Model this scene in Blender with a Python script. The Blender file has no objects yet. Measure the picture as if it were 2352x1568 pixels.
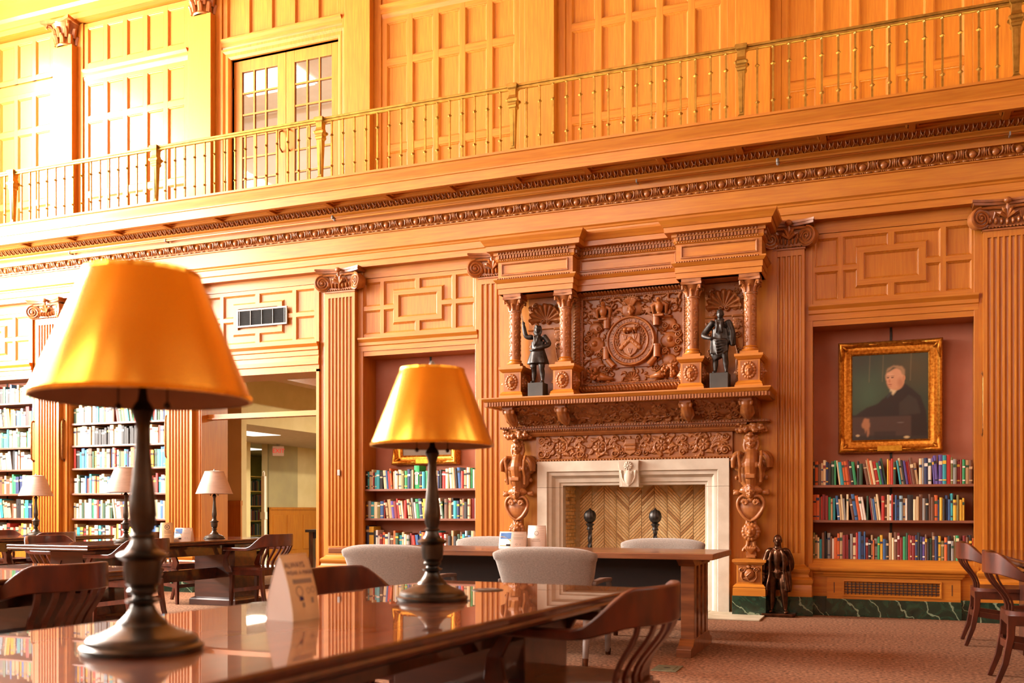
import bpy, math, random
import numpy as np
from mathutils import Vector, Matrix, Euler

SC = bpy.context.scene
COL = SC.collection
R = math.radians
PI = math.pi
random.seed(7)

# ------------------------------------------------------------------ camera
FPX, YH, TH, DW, HC = 2214.0, 1170.0, R(21.3), 10.2, 1.06
cd = bpy.data.cameras.new('camera'); cam = bpy.data.objects.new('camera', cd); COL.objects.link(cam)
cam.location = (0, -DW, HC); cam.rotation_euler = (R(90), 0, TH)
cd.sensor_width = 36.0; cd.lens = 36.0*FPX/2352.0
cd.shift_y = (YH-784.0)/2352.0
cd.clip_start = .05; cd.clip_end = 200
cd.dof.use_dof = True; cd.dof.focus_distance = 9.4; cd.dof.aperture_fstop = 2.9
SC.camera = cam

# ------------------------------------------------------------------ world, daylight and exposure
W_ = bpy.data.worlds.new('sky'); SC.world = W_; W_.use_nodes = True
nt = W_.node_tree; bg = nt.nodes['Background']
sky = nt.nodes.new('ShaderNodeTexSky'); sky.sky_type = 'NISHITA'; sky.sun_elevation = R(38); sky.sun_rotation = R(-70); sky.sun_disc = False
nt.links.new(sky.outputs[0], bg.inputs[0]); bg.inputs[1].default_value = .25

def area_light(name, loc, rot, sx, sy, power, col=(1, 1, 1), spread=180, parent=None):
    l = bpy.data.lights.new(name, 'AREA'); l.shape = 'RECTANGLE'; l.size = sx; l.size_y = sy
    l.energy = power; l.color = col; l.spread = R(spread)
    o = bpy.data.objects.new(name, l); COL.objects.link(o); o.location = loc; o.rotation_euler = rot
    if parent: o.parent = parent
    return o
# daylight entering by the tall windows of the end wall and of the wall opposite (see wall_left / wall_front)
XL, XR, YF, ZC = -13.2, 7.0, -14.0, 9.6
LEFT_WIN = [(-2.7, 2.9), (-6.6, 2.9), (-10.5, 2.9)]          # centre y, width
FRONT_WIN = [(-10.2, 3.2), (-6.4, 3.2), (-2.0, 2.2), (2.2, 2.2), (5.4, 1.6)]
for i, (y, w) in enumerate(LEFT_WIN):
    area_light('window_daylight', (XL+.06, y, 5.55), (0, R(-90), 0), 5.9, w, (19500, 6200, 1500)[i], (1.0, .95, .87))
for i, (x, w) in enumerate(FRONT_WIN):
    area_light('window_daylight', (x, YF+.06, 6.05), (R(90), 0, 0), w, 6.5, (1000, 1000, 40, 20, 16)[i], (1.0, .93, .82))
for y, w in LEFT_WIN:
    area_light('window_daylight', (XR-.06, y, 6.9), (0, R(90), 0), 4.6, w, 130, (1.0, .93, .82))  # unseen end windows, set to give the gold lampshade its yellow reflection

vs = SC.view_settings
vs.view_transform = 'Standard'; vs.look = 'None'; vs.gamma = 1.0; vs.use_curve_mapping = False
vs.exposure = -2.0
COVE_W = 120
SC.display_settings.display_device = 'sRGB'
SC.cycles.max_bounces = 7; SC.cycles.diffuse_bounces = 4; SC.cycles.glossy_bounces = 3; SC.cycles.transmission_bounces = 4
SC.cycles.sample_clamp_indirect = 6.0; SC.cycles.caustics_reflective = False; SC.cycles.caustics_refractive = False

# ------------------------------------------------------------------ helpers
def at_wall(px, py, y=0.0):
    u = (px-1176)/FPX; s, c = math.sin(TH), math.cos(TH)
    t = (DW+y)/(c+u*s)
    return (-s+u*c)*t, HC+(YH-py)/FPX*t

class G:
    """collects vertices and faces of one mesh"""
    def __init__(s): s.v = []; s.f = []; s.mi = []; s.cur = 0
    def add(s, vs, fs):
        o = len(s.v); s.v.extend(vs); s.f.extend([tuple(i+o for i in f) for f in fs]); s.mi.extend([s.cur]*len(fs)); return s
    def box(s, x0, x1, y0, y1, z0, z1):
        return s.add([(x0,y0,z0),(x1,y0,z0),(x1,y1,z0),(x0,y1,z0),(x0,y0,z1),(x1,y0,z1),(x1,y1,z1),(x0,y1,z1)],
                     [(0,3,2,1),(4,5,6,7),(0,1,5,4),(1,2,6,5),(2,3,7,6),(3,0,4,7)])
    def cbox(s, c, d, rot=None):
        h = [k/2 for k in d]; vs = [Vector((sx*h[0], sy*h[1], sz*h[2])) for sz in (-1,1) for sx, sy in ((-1,-1),(1,-1),(1,1),(-1,1))]
        if rot: vs = [rot @ v for v in vs]
        c = Vector(c)
        return s.add([tuple(v+c) for v in vs], [(0,3,2,1),(4,5,6,7),(0,1,5,4),(1,2,6,5),(2,3,7,6),(3,0,4,7)])
    def extr(s, poly, z0, z1, fn=lambda a, b, h: (a, b, h)):
        n = len(poly); vs = [fn(a, b, z0) for a, b in poly]+[fn(a, b, z1) for a, b in poly]
        return s.add(vs, [(i, (i+1) % n, n+(i+1) % n, n+i) for i in range(n)]+[tuple(range(n))[::-1], tuple(range(n, 2*n))])
    def sweep(s, path, prof, closed=False, fn=lambda a, b, h: (a, b, h), cap=True, pclosed=False):
        P = [Vector(p) for p in path]; n = len(P); k = len(prof); rings = []
        for i in range(n):
            def nrm(a, b):
                d = (b-a).normalized(); return Vector((d.y, -d.x))
            if closed: n0 = nrm(P[i-1], P[i]); n1 = nrm(P[i], P[(i+1) % n])
            else:
                n0 = nrm(P[i-1], P[i]) if i else None; n1 = nrm(P[i], P[i+1]) if i < n-1 else None
                n0 = n0 or n1; n1 = n1 or n0
            m = (n0+n1)/max(.2, 1+n0.dot(n1))
            rings.append([fn(P[i].x+m.x*o, P[i].y+m.y*o, h) for o, h in prof])
        vs = [v for r in rings for v in r]; fs = []
        kk = k if pclosed else k-1
        for i in range(n if closed else n-1):
            a, b = i*k, ((i+1) % n)*k
            for j in range(kk): fs.append((a+j, b+j, b+(j+1) % k, a+(j+1) % k))
        if cap and not closed and k > 2: fs.append(tuple(range(k))); fs.append(tuple(range((n-1)*k, n*k))[::-1])
        return s.add(vs, fs)
    def lathe(s, prof, n=24, c=(0,0,0), a0=0, a1=2*PI, fn=None):
        full = abs(a1-a0-2*PI) < 1e-6; m = n if full else n+1; k = len(prof); vs = []; fs = []
        for i in range(m):
            a = a0+(a1-a0)*i/n; ca, sa = math.cos(a), math.sin(a)
            for r, z in prof:
                p = (c[0]+r*ca, c[1]+r*sa, c[2]+z); vs.append(fn(*p) if fn else p)
        for i in range(n):
            a, b = i*k, ((i+1) % m)*k
            for j in range(k-1): fs.append((a+j, b+j, b+j+1, a+j+1))
        return s.add(vs, fs)
    def tube(s, pts, rad, n=8, cap=True, squash=None):
        P = [Vector(p) for p in pts]; m = len(P)
        if not hasattr(rad, '__len__'): rad = [rad]*m
        t0 = (P[1]-P[0]).normalized(); up = Vector((0,0,1)) if abs(t0.z) < .9 else Vector((1,0,0))
        x = t0.cross(up).normalized(); vs = []
        for i in range(m):
            t = (P[min(i+1, m-1)]-P[max(i-1, 0)]).normalized()
            x = (x-t*x.dot(t)); x = x.normalized() if x.length > 1e-6 else t.orthogonal().normalized()
            y = t.cross(x)
            for j in range(n):
                a = 2*PI*j/n; q = x*math.cos(a)*rad[i]+y*math.sin(a)*rad[i]*(squash or 1); vs.append(tuple(P[i]+q))
        fs = [(i*n+j, i*n+(j+1) % n, (i+1)*n+(j+1) % n, (i+1)*n+j) for i in range(m-1) for j in range(n)]
        if cap: fs += [tuple(range(n))[::-1], tuple(range((m-1)*n, m*n))]
        return s.add(vs, fs)
    def ell(s, c, r, nu=12, nv=8, rot=None):
        c = Vector(c); vs = []; fs = []
        if not hasattr(r, '__len__'): r = (r, r, r)
        for i in range(nv+1):
            th = PI*i/nv
            for j in range(nu):
                a = 2*PI*j/nu; p = Vector((r[0]*math.sin(th)*math.cos(a), r[1]*math.sin(th)*math.sin(a), r[2]*math.cos(th)))
                if rot: p = rot @ p
                vs.append(tuple(p+c))
        for i in range(nv):
            for j in range(nu): fs.append((i*nu+j, (i+1)*nu+j, (i+1)*nu+(j+1) % nu, i*nu+(j+1) % nu))
        return s.add(vs, fs)
    def bars(s, path, ws, hs, side=Vector((0,0,1))):
        """rectangular bar along 3d path; per-point thickness ws (across) and height hs (along side vector)"""
        P = [Vector(p) for p in path]; m = len(P); vs = []
        for i in range(m):
            t = (P[min(i+1, m-1)]-P[max(i-1, 0)]).normalized(); n = t.cross(side).normalized()
            w = ws[i] if hasattr(ws, '__len__') else ws; h = hs[i] if hasattr(hs, '__len__') else hs
            for a, b in ((-1,-1),(1,-1),(1,1),(-1,1)): vs.append(tuple(P[i]+n*a*w/2+side*b*h/2))
        fs = [(i*4+j, (i+1)*4+j, (i+1)*4+(j+1) % 4, i*4+(j+1) % 4) for i in range(m-1) for j in range(4)]
        fs += [(0,1,2,3), tuple((m-1)*4+j for j in (3,2,1,0))]
        return s.add(vs, fs)
    def merge(s, g, M=None):
        vs = [tuple(M @ Vector(v)) for v in g.v] if M is not None else list(g.v)
        o = len(s.v); s.v.extend(vs); s.f.extend([tuple(i+o for i in f) for f in g.f]); s.mi.extend(g.mi); return s

def limb(g, pts, rad, n=16, squash=None, k=4):
    """tube through a smooth curve"""
    P = [Vector(p) for p in pts]; m = len(P); rr = list(rad) if hasattr(rad, '__len__') else [rad]*m; out = []; ro = []
    for i in range(m-1):
        a, b, c, d = P[max(0, i-1)], P[i], P[i+1], P[min(m-1, i+2)]
        for j in range(k):
            t = j/k; out.append(.5*((2*b)+(c-a)*t+(2*a-5*b+4*c-d)*t*t+(3*b-3*c+d-a)*t**3)); s_ = t*t*(3-2*t); ro.append(rr[i]+(rr[i+1]-rr[i])*s_)
    out.append(P[-1]); ro.append(rr[-1]); r0, r1 = ro[0], ro[-1]
    d0, d1 = (out[0]-out[1]).normalized(), (out[-1]-out[-2]).normalized()
    out = [out[0]+d0*r0*.5, out[0]+d0*r0*.35]+out+[out[-1]+d1*r1*.35, out[-1]+d1*r1*.5]; ro = [r0*.4, r0*.78]+ro+[r1*.78, r1*.4]
    g.tube(out, ro, n, squash=squash)

def mesh_of(name, g, mats, smooth=False):
    me = bpy.data.meshes.new(name); me.from_pydata(g.v, [], g.f)
    for m in (mats if isinstance(mats, (list, tuple)) else [mats]): me.materials.append(m)
    if len(me.materials) > 1: me.polygons.foreach_set('material_index', g.mi)
    me.update()
    if smooth:
        me.polygons.foreach_set('use_smooth', [True]*len(me.polygons))
        if smooth is not True: me.set_sharp_from_angle(angle=R(smooth))
    return me

def put(name, me, parent=None, loc=(0,0,0), rot=(0,0,0)):
    o = bpy.data.objects.new(name, me); COL.objects.link(o); o.location = loc; o.rotation_euler = rot
    if parent: o.parent = parent
    return o

def obj(name, g, mats, parent=None, smooth=False, bevel=0, remesh=0, label=None, kind=None, loc=(0,0,0), rot=(0,0,0), rsm=2):
    o = put(name, mesh_of(name, g, mats, smooth), parent, loc, rot)
    if remesh:
        m = o.modifiers.new('r', 'REMESH'); m.mode = 'VOXEL'; m.voxel_size = remesh; m.use_smooth_shade = True
        if rsm: k = o.modifiers.new('s', 'SMOOTH'); k.factor = .5; k.iterations = rsm
    if bevel:
        m = o.modifiers.new('b', 'BEVEL'); m.width = bevel; m.segments = 2; m.limit_method = 'ANGLE'; m.angle_limit = R(40)
    if label: o['label'] = label
    if kind: o['kind'] = kind
    return o

def tag(o, label, cat=None, group=None, kind=None):
    o['label'] = label
    if cat: o['category'] = cat
    if group: o['group'] = group
    if kind: o['kind'] = kind
    return o
def thing(name, label, cat, loc=(0,0,0), rz=0, group=None, kind=None):
    e = bpy.data.objects.new(name, None); COL.objects.link(e); e.location = loc; e.rotation_euler = (0, 0, rz); e.empty_display_size = .1
    return tag(e, label, cat, group, kind)
def dup(o, parent=None, loc=None, rz=None, label=None):
    kids = [c for c in list(COL.objects) if c.parent is o]
    c = o.copy(); COL.objects.link(c); c.parent = parent
    if loc is not None: c.location = loc
    if rz is not None: c.rotation_euler = (0, 0, rz)
    if label: c['label'] = label
    for k in kids: dup(k, c)
    return c

def s2l(h):
    h = h.lstrip('#'); r = []
    for i in (0, 2, 4):
        c = int(h[i:i+2], 16)/255; r.append(c/12.92 if c <= .04045 else ((c+.055)/1.055)**2.4)
    return (*r, 1)

class Rel:
    """carved relief: a height field over w x h, turned into one continuous mesh"""
    def __init__(s, w, h, d):
        s.w, s.h = w, h; s.nx, s.nz = max(3, int(round(w/d))+1), max(3, int(round(h/d))+1)
        s.X, s.Z = np.meshgrid(np.linspace(0, w, s.nx), np.linspace(0, h, s.nz)); s.H = np.zeros_like(s.X)
    def win(s, x0, x1, z0, z1):
        i0 = max(0, int(x0/s.w*(s.nx-1))); i1 = min(s.nx, int(x1/s.w*(s.nx-1))+2)
        j0 = max(0, int(z0/s.h*(s.nz-1))); j1 = min(s.nz, int(z1/s.h*(s.nz-1))+2)
        return (slice(j0, max(j0, j1)), slice(i0, max(i0, i1)))
    def put(s, k, v, add=False):
        s.H[k] = s.H[k]+v if add else np.maximum(s.H[k], v)
    def dome(s, cx, cz, rx, rz, h, p=.5, add=False, ang=0):
        m = max(rx, rz); k = s.win(cx-m, cx+m, cz-m, cz+m); x, z = s.X[k]-cx, s.Z[k]-cz
        if ang: ca, sa = math.cos(ang), math.sin(ang); x, z = x*ca+z*sa, -x*sa+z*ca
        s.put(k, h*np.clip(1-(x/rx)**2-(z/rz)**2, 0, 1)**p, add)
    def stroke(s, pts, w, h, w1=None, mid=False, base=0):
        """rounded ridge along a polyline; mid: swells in the middle like a leaf"""
        P = np.array(pts, float); n = len(P)-1; w1 = w if w1 is None else w1; wm = max(w, w1)
        k = s.win(P[:,0].min()-wm, P[:,0].max()+wm, P[:,1].min()-wm, P[:,1].max()+wm); x, z = s.X[k], s.Z[k]; out = np.zeros_like(x)
        for i in range(n):
            a, b = P[i], P[i+1]; d = b-a; L = max(1e-9, d@d)
            t = np.clip(((x-a[0])*d[0]+(z-a[1])*d[1])/L, 0, 1); dist = np.hypot(x-a[0]-t*d[0], z-a[1]-t*d[1])
            f = (i+t)/n; ww = w+(w1-w)*f
            if mid: ww = wm*(.12+.88*np.sin(PI*np.clip(f, 0, 1))**.8)
            q = np.clip(1-(dist/np.maximum(ww, 1e-6))**2, 0, 1); out = np.maximum(out, (base*(q > 0)+h*(np.sqrt(q) if not mid else np.sqrt(q)*(.6+.4*np.minimum(1, dist/np.maximum(ww, 1e-6)*2)))))
        s.put(k, out)
    def spiral(s, cx, cz, r, turns, w, h, sgn=1, a0=0, eye=True):
        pts = []
        for i in range(int(turns*14)+1):
            f = i/(turns*14); a = a0+sgn*2*PI*turns*f; q = r*(1-.86*f); pts.append((cx+q*math.cos(a), cz+q*math.sin(a)))
        s.stroke(pts, w, h, w*.55)
        if eye: s.dome(cx, cz, r*.22, r*.22, h*1.15)
    def ring(s, cx, cz, rx, rz, w, h, base=0):
        s.stroke([(cx+rx*math.cos(2*PI*i/28), cz+rz*math.sin(2*PI*i/28)) for i in range(29)], w, h, base=base)
    def rosette(s, cx, cz, r, h, n=8):
        k = s.win(cx-r, cx+r, cz-r, cz+r); x, z = s.X[k]-cx, s.Z[k]-cz; q = np.hypot(x, z)/r; a = np.arctan2(z, x)
        pet = np.abs(np.cos(a*n/2))**.5; s.put(k, np.where(q < .82+.18*pet, h*(.35+.65*pet*np.sqrt(np.clip(1-(q-.55)**2*4, 0, 1))), 0)); s.dome(cx, cz, r*.26, r*.26, h*1.3)
    def leaf(s, x0, z0, x1, z1, w, h, bend=.25):
        dx, dz = x1-x0, z1-z0
        s.stroke([(x0+dx*f-dz*bend*math.sin(PI*f), z0+dz*f+dx*bend*math.sin(PI*f)) for f in (0, .25, .5, .75, 1)], w, h, mid=True)
    def flat(s, poly, h, edge=.0):
        x, z = s.X, s.Z; ins = np.zeros(x.shape, bool); n = len(poly)
        for i in range(n):
            (xa, za), (xb, zb) = poly[i], poly[(i+1) % n]
            c = ((za > z) != (zb > z)) & (x < (xb-xa)*(z-za)/((zb-za) or 1e-9)+xa); ins ^= c
        s.H = np.where(ins, np.maximum(s.H, h), s.H)
    def shell(s, cx, cz, r, h, n=9, a0=0, a1=PI):
        k = s.win(cx-r*1.1, cx+r*1.1, cz-r*1.1, cz+r*1.1); x, z = s.X[k]-cx, s.Z[k]-cz; q = np.hypot(x, z)/r; a = (np.arctan2(z, x)-a0) % (2*PI)
        rib = np.abs(np.sin(a/(a1-a0)*n*PI)); lim = .9+.1*rib; ok = (a <= a1-a0) & (q < lim)
        s.put(k, np.where(ok, h*(.25+.6*rib**.7*np.clip(q*1.3, 0, 1)+.5*np.exp(-((q-lim)/.05)**2)), 0))
    def face(s, cx, cz, w, h, d):
        s.dome(cx, cz, w*.5, h*.5, d*.75, .45); q = lambda a, b, r1, r2, v, p=.7: s.dome(cx+a*w, cz+b*h, r1*w, r2*h, v*d, p, True)
        q(0, -.02, .085, .17, .34); q(0, -.09, .13, .06, .16); q(-.2, .13, .17, .055, .14); q(.2, .13, .17, .055, .14)
        q(-.2, .04, .13, .06, -.2); q(.2, .04, .13, .06, -.2); q(-.2, .04, .07, .04, .12); q(.2, .04, .07, .04, .12)
        q(0, -.22, .2, .035, .12); q(0, -.255, .2, .02, -.12); q(0, -.29, .16, .04, .12); q(0, -.4, .16, .09, .14); q(-.27, -.12, .16, .13, .1); q(.27, -.12, .16, .13, .1)
    def mesh(s, g, fn, rim=None):
        o = len(g.v); x, z, h = s.X.ravel(), s.Z.ravel(), s.H.ravel()
        g.v.extend([fn(a, b, c) for a, b, c in zip(x.tolist(), z.tolist(), h.tolist())]); nx = s.nx; fs = []
        for j in range(s.nz-1):
            b = o+j*nx
            fs.extend([(b+i, b+i+1, b+i+1+nx, b+i+nx) for i in range(nx-1)])
        g.f.extend(fs); g.mi.extend([g.cur]*len(fs)); return g
# ------------------------------------------------------------------ materials
def mat(name, c1, c2=None, rough=.5, metal=0., scale=(8, 8, 8), detail=4, ramp=(.35, .65), coat=0, coat_r=.15, bump=0, bdist=.01, spec=.5, sheen=0, emit=None, es=0, trans=0, dist=0, coords='Object', aniso=0):
    m = bpy.data.materials.new(name); m.use_nodes = True; n = m.node_tree.nodes; L = m.node_tree.links; b = n['Principled BSDF']
    c1 = s2l(c1) if isinstance(c1, str) else c1; c2 = (s2l(c2) if isinstance(c2, str) else c2) if c2 else None
    b.inputs['Roughness'].default_value = rough; b.inputs['Metallic'].default_value = metal; b.inputs['Specular IOR Level'].default_value = spec
    if coat: b.inputs['Coat Weight'].default_value = coat; b.inputs['Coat Roughness'].default_value = coat_r
    if sheen: b.inputs['Sheen Weight'].default_value = sheen
    if trans: b.inputs['Transmission Weight'].default_value = trans
    if aniso: b.inputs['Anisotropic'].default_value = aniso
    if emit: b.inputs['Emission Color'].default_value = s2l(emit) if isinstance(emit, str) else emit; b.inputs['Emission Strength'].default_value = es
    if c2 is None: b.inputs['Base Color'].default_value = c1
    if c2 is not None or bump:
        tc = n.new('ShaderNodeTexCoord'); mp = n.new('ShaderNodeMapping'); mp.inputs['Scale'].default_value = scale
        nz = n.new('ShaderNodeTexNoise'); nz.inputs['Scale'].default_value = 1; nz.inputs['Detail'].default_value = detail; nz.inputs['Distortion'].default_value = dist
        L.new(tc.outputs[coords], mp.inputs[0]); L.new(mp.outputs[0], nz.inputs[0])
    if c2 is not None:
        cr = n.new('ShaderNodeValToRGB'); e = cr.color_ramp.elements; e[0].position, e[1].position = ramp; e[0].color, e[1].color = c1, c2
        L.new(nz.outputs[0], cr.inputs[0]); L.new(cr.outputs[0], b.inputs['Base Color'])
    if bump:
        bp = n.new('ShaderNodeBump'); bp.inputs['Strength'].default_value = bump; bp.inputs['Distance'].default_value = bdist
        L.new(nz.outputs[0], bp.inputs['Height']); L.new(bp.outputs[0], b.inputs['Normal'])
    return m
def oak(name, a, b_, sc, rough=.5, coat=.42, coat_r=.2):
    m = mat(name, a, b_, rough, scale=sc, detail=5, ramp=(.3, .72), coat=coat, coat_r=coat_r, bump=.06, bdist=.002, dist=.25, spec=.25)
    n = m.node_tree.nodes; L = m.node_tree.links; b = n['Principled BSDF']; cr = [k for k in n if k.type == 'VALTORGB'][0]
    n2 = n.new('ShaderNodeTexNoise'); n2.inputs['Scale'].default_value = 1.7; n2.inputs['Detail'].default_value = 2
    tc = [k for k in n if k.type == 'TEX_COORD'][0]; L.new(tc.outputs['Object'], n2.inputs[0])
    mx = n.new('ShaderNodeMix'); mx.data_type = 'RGBA'; mx.blend_type = 'MULTIPLY'; mx.inputs['Factor'].default_value = .5
    r2 = n.new('ShaderNodeValToRGB'); r2.color_ramp.elements[0].position = .3; r2.color_ramp.elements[1].position = .7; r2.color_ramp.elements[0].color = (.8, .76, .72, 1); r2.color_ramp.elements[1].color = (1, 1, 1, 1)
    L.new(n2.outputs[0], r2.inputs[0]); L.new(cr.outputs[0], mx.inputs[6]); L.new(r2.outputs[0], mx.inputs[7]); L.new(mx.outputs[2], b.inputs['Base Color'])
    return m
OAK_V = oak('oak_vertical_grain', '#a5601a', '#b67420', (55, 55, 3.2))
OAK_H = oak('oak_level_grain', '#a5601a', '#b67420', (3.2, 55, 55))
CARVED = oak('carved_oak', '#80481c', '#9f6230', (14, 14, 9), rough=.42, coat=.3, coat_r=.25)
MAHOG = mat('mahogany', '#2c1008', '#4a1f10', .4, scale=(2, 22, 22), coat=.9, coat_r=.06, detail=5)
MAHOG_TOP = mat('polished_tabletop', '#4a2110', '#6e381b', .3, scale=(20, 1.2, 20), coat=1, coat_r=.015, detail=5)
CHAIRW = mat('chair_mahogany', '#38150a', '#582511', .38, scale=(14, 14, 5), coat=.35, coat_r=.14, spec=.35)
DESKW = mat('desk_oak', '#5d3116', '#85502a', .35, scale=(2, 22, 22), coat=.6, coat_r=.1)
DARKW = mat('dark_stained_wood', '#140906', '#22100a', .6, scale=(3, 10, 10))
BRONZE = mat('bronze', '#3a2416', '#5e3c28', .28, metal=.85, scale=(18, 18, 18))
BLACKB = mat('black_bronze', '#1f1c1a', '#3a3531', .42, metal=.6, scale=(22, 22, 22))
LAMPB = mat('dark_lamp_bronze', '#2b2620', '#4a4238', .32, metal=.75, scale=(12, 12, 12))
GOLD = mat('gold_foil_shade', '#f6c040', '#f9c850', .22, metal=.88, scale=(5, 5, 9), aniso=.2)
GILT = mat('gilt_frame', '#a8661a', '#d99a3a', .36, metal=.85, scale=(40, 40, 40), bump=.25, bdist=.004)
BRASS = mat('rail_brass', '#8a6724', '#a98236', .4, metal=.8, scale=(15, 15, 15))
PLATE = mat('brass_plaque', '#c9992a', '#dcb140', .38, metal=.8, scale=(30, 30, 30))
LINER = mat('shade_lining', '#b09a8c', '#bca79a', .8, scale=(10, 10, 10))
PALE = mat('parchment_shade', '#b3a294', '#bfaea0', .6, scale=(9, 9, 40))
STONE = mat('limestone', '#b4a693', '#c3b7a4', .7, scale=(7, 7, 7), bump=.08)
HEARTH = mat('hearth_slab', '#a89b80', '#bdb096', .7, scale=(5, 5, 5))
TERRA = mat('terracotta_paint', '#a4664e', '#ad7058', .8, scale=(3, 3, 3))
CREAM = mat('cream_plaster', '#cdbb88', '#d6c594', .85, scale=(3, 3, 3))
TAUPE = mat('taupe_plaster', '#9b906c', '#a3986f', .85, scale=(3, 3, 3))
CEILT = mat('ceiling_tile', '#b9b3a4', '#c4beb0', .9, scale=(9, 9, 9))
WHITE = mat('white_paint', '#e8e2d4', '#f0ebe0', .7, scale=(4, 4, 4))
PAPER = mat('white_card', '#e9e4dc', '#f1ede6', .75, scale=(6, 6, 6))
CREAMPAPER = mat('cream_card', '#e3cf9e', '#ead8ab', .7, scale=(6, 6, 6))
INK = mat('ink_navy', '#2c2a58', None, .7)
INKG = mat('ink_grey', '#8f8678', None, .8)
BLUE = mat('print_blue', '#3f74c4', '#5c93d8', .6, scale=(30, 30, 30))
YEL = mat('print_yellow', '#d9a441', '#ecca74', .6, scale=(60, 60, 60))
BLK = mat('black_paint', '#151312', '#1f1c1a', .55, scale=(10, 10, 10))
PLINTH = mat('black_plinth', '#26241f', '#34312b', .6, scale=(6, 6, 6))
STEEL = mat('steel_grey', '#77736e', '#85807a', .5, metal=.1, scale=(20, 20, 20))
PULL = mat('antique_pull', '#6a4322', '#8a5a30', .35, metal=.9, scale=(30, 30, 30))
GREYF = mat('grey_upholstery', '#6f665e', '#8b8178', .95, scale=(90, 90, 240), detail=6, ramp=(.3, .7), bump=.35, bdist=.003, sheen=.2)
GREYL = mat('grey_stained_legs', '#5a4a42', '#6d5a50', .45, scale=(8, 8, 8))
DENIM = mat('blue_denim', '#3e5c8f', '#5775a8', .9, scale=(60, 60, 60))
REDL = mat('red_leather', '#7a2015', '#93301f', .4, scale=(20, 20, 20))
CARPET = mat('carpet_pile', '#553a2a', '#93694e', .97, scale=(42, 42, 42), detail=8, ramp=(.36, .66), bump=.5, bdist=.01, spec=.1)
FLOORBOX = mat('brass_floor_plate', '#6d7058', '#888a70', .45, metal=.6, scale=(30, 30, 30))
GLASS = mat('window_glass', '#ffffff', None, .02, trans=1)
SKYPANE = mat('daylit_glass', '#ffffff', None, .1, emit=(1, .95, .87, 1), es=9)
SOFTPANE = mat('soft_glow_glass', '#ffffff', None, .1, emit=(1, .93, .82, 1), es=3)  # glow level set for the yellow reflection on the gold lampshade
DIMPANE = mat('dim_glow_glass', '#ffffff', None, .1, emit=(1, .95, .87, 1), es=.35)  # same panes with a weaker glow, keeps the lampshade reflection dark
LIGHTP = mat('light_diffuser', '#ffffff', None, .5, emit=(1, .95, .82, 1), es=7)
EXITR = mat('exit_red', '#d81f12', None, .5, emit=(1, .05, .03, 1), es=1.6)
EXITW = mat('exit_face', '#d8b9a4', None, .5, emit=(1, .75, .62, 1), es=.25)
PAGES = mat('book_pages', '#d8c9a4', '#e6dabb', .85, scale=(3, 3, 120))
def marble():
    m = mat('green_marble', '#0d1f16', '#1f3a2a', .25, scale=(6, 6, 6), detail=6, dist=2.5, coat=.5, coat_r=.1)
    n = m.node_tree.nodes; L = m.node_tree.links; b = n['Principled BSDF']; cr = [k for k in n if k.type == 'VALTORGB'][0]
    w = n.new('ShaderNodeTexWave'); w.inputs['Scale'].default_value = 2.3; w.inputs['Distortion'].default_value = 9; w.inputs['Detail'].default_value = 5; w.bands_direction = 'DIAGONAL'
    tc = [k for k in n if k.type == 'TEX_COORD'][0]; L.new(tc.outputs['Object'], w.inputs[0])
    r2 = n.new('ShaderNodeValToRGB'); r2.color_ramp.elements[0].position = .985; r2.color_ramp.elements[1].position = 1.0
    mx = n.new('ShaderNodeMix'); mx.data_type = 'RGBA'; mx.inputs[7].default_value = s2l('#7d8c72')
    L.new(w.outputs[1], r2.inputs[0]); L.new(r2.outputs[0], mx.inputs[0]); L.new(cr.outputs[0], mx.inputs[6]); L.new(mx.outputs[2], b.inputs['Base Color'])
    return m
MARBLE = marble()
BRICKS = [mat('firebrick', a, b, .85, scale=(25, 25, 25), detail=6, ramp=(.3, .62), bump=.3, bdist=.004) for a, b in (('#b98b52', '#d8b57c'), ('#c29659', '#e0bf88'), ('#ad8350', '#cda873'), ('#8a6136', '#a97d4c'), ('#c9a266', '#e4c894'))]
MORTAR = mat('mortar', '#b7a27a', '#c7b48e', .9, scale=(20, 20, 20))
PALC = dict(k='#24201f', n='#26335a', b='#3a6398', l='#8fb4c8', t='#2f97a3', g='#2f8f5b', G='#2c4a35', y='#e0b53a', o='#c9622c', r='#b8352b', R='#7d2422', c='#e3d3a8', w='#ece6da', e='#bfa379', s='#8b8a86', p='#5a4a92', m='#6b4630', O='#76703f', v='#27a05a')
BOOKM = {k: mat('book_cloth_'+n, h, None, .62) for (k, h), n in zip(PALC.items(), 'black navy blue sky teal green forest yellow orange red maroon cream white tan grey purple brown olive emerald'.split())}
BOOKN = dict(zip(PALC, 'black|navy blue|blue|pale blue|teal|green|dark green|yellow|orange|red|maroon|cream|white|tan|grey|purple|brown|olive|bright green'.split('|')))
# ------------------------------------------------------------------ the room shell
MOD = 2.39; XB = [1.06-MOD*k for k in range(6)]      # pilaster axes of the gallery level
NICHES = [(-12.95, -11.20, .60), (-10.56, -8.86, .60), (-5.94, -4.38, .565), (-.745, .805, .565)]
DOORX = (-8.32, -6.51); YB = .34; FX = -2.555; UY = .35
g = G(); g.box(-16, XR+.3, YF-.3, 14, -.12, 0)
tag(obj('floor', g, CARPET), 'brown flecked carpet covering the reading room floor', kind='structure')
g = G(); g.box(XL-.3, XR+.3, YF-.3, .9, ZC, ZC+.2)
tag(obj('ceiling', g, OAK_H), 'unseen ceiling high above the gallery, oak-toned to cut bounce', kind='structure')  # unseen; dark oak tone chosen to cut the light it bounces

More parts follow.
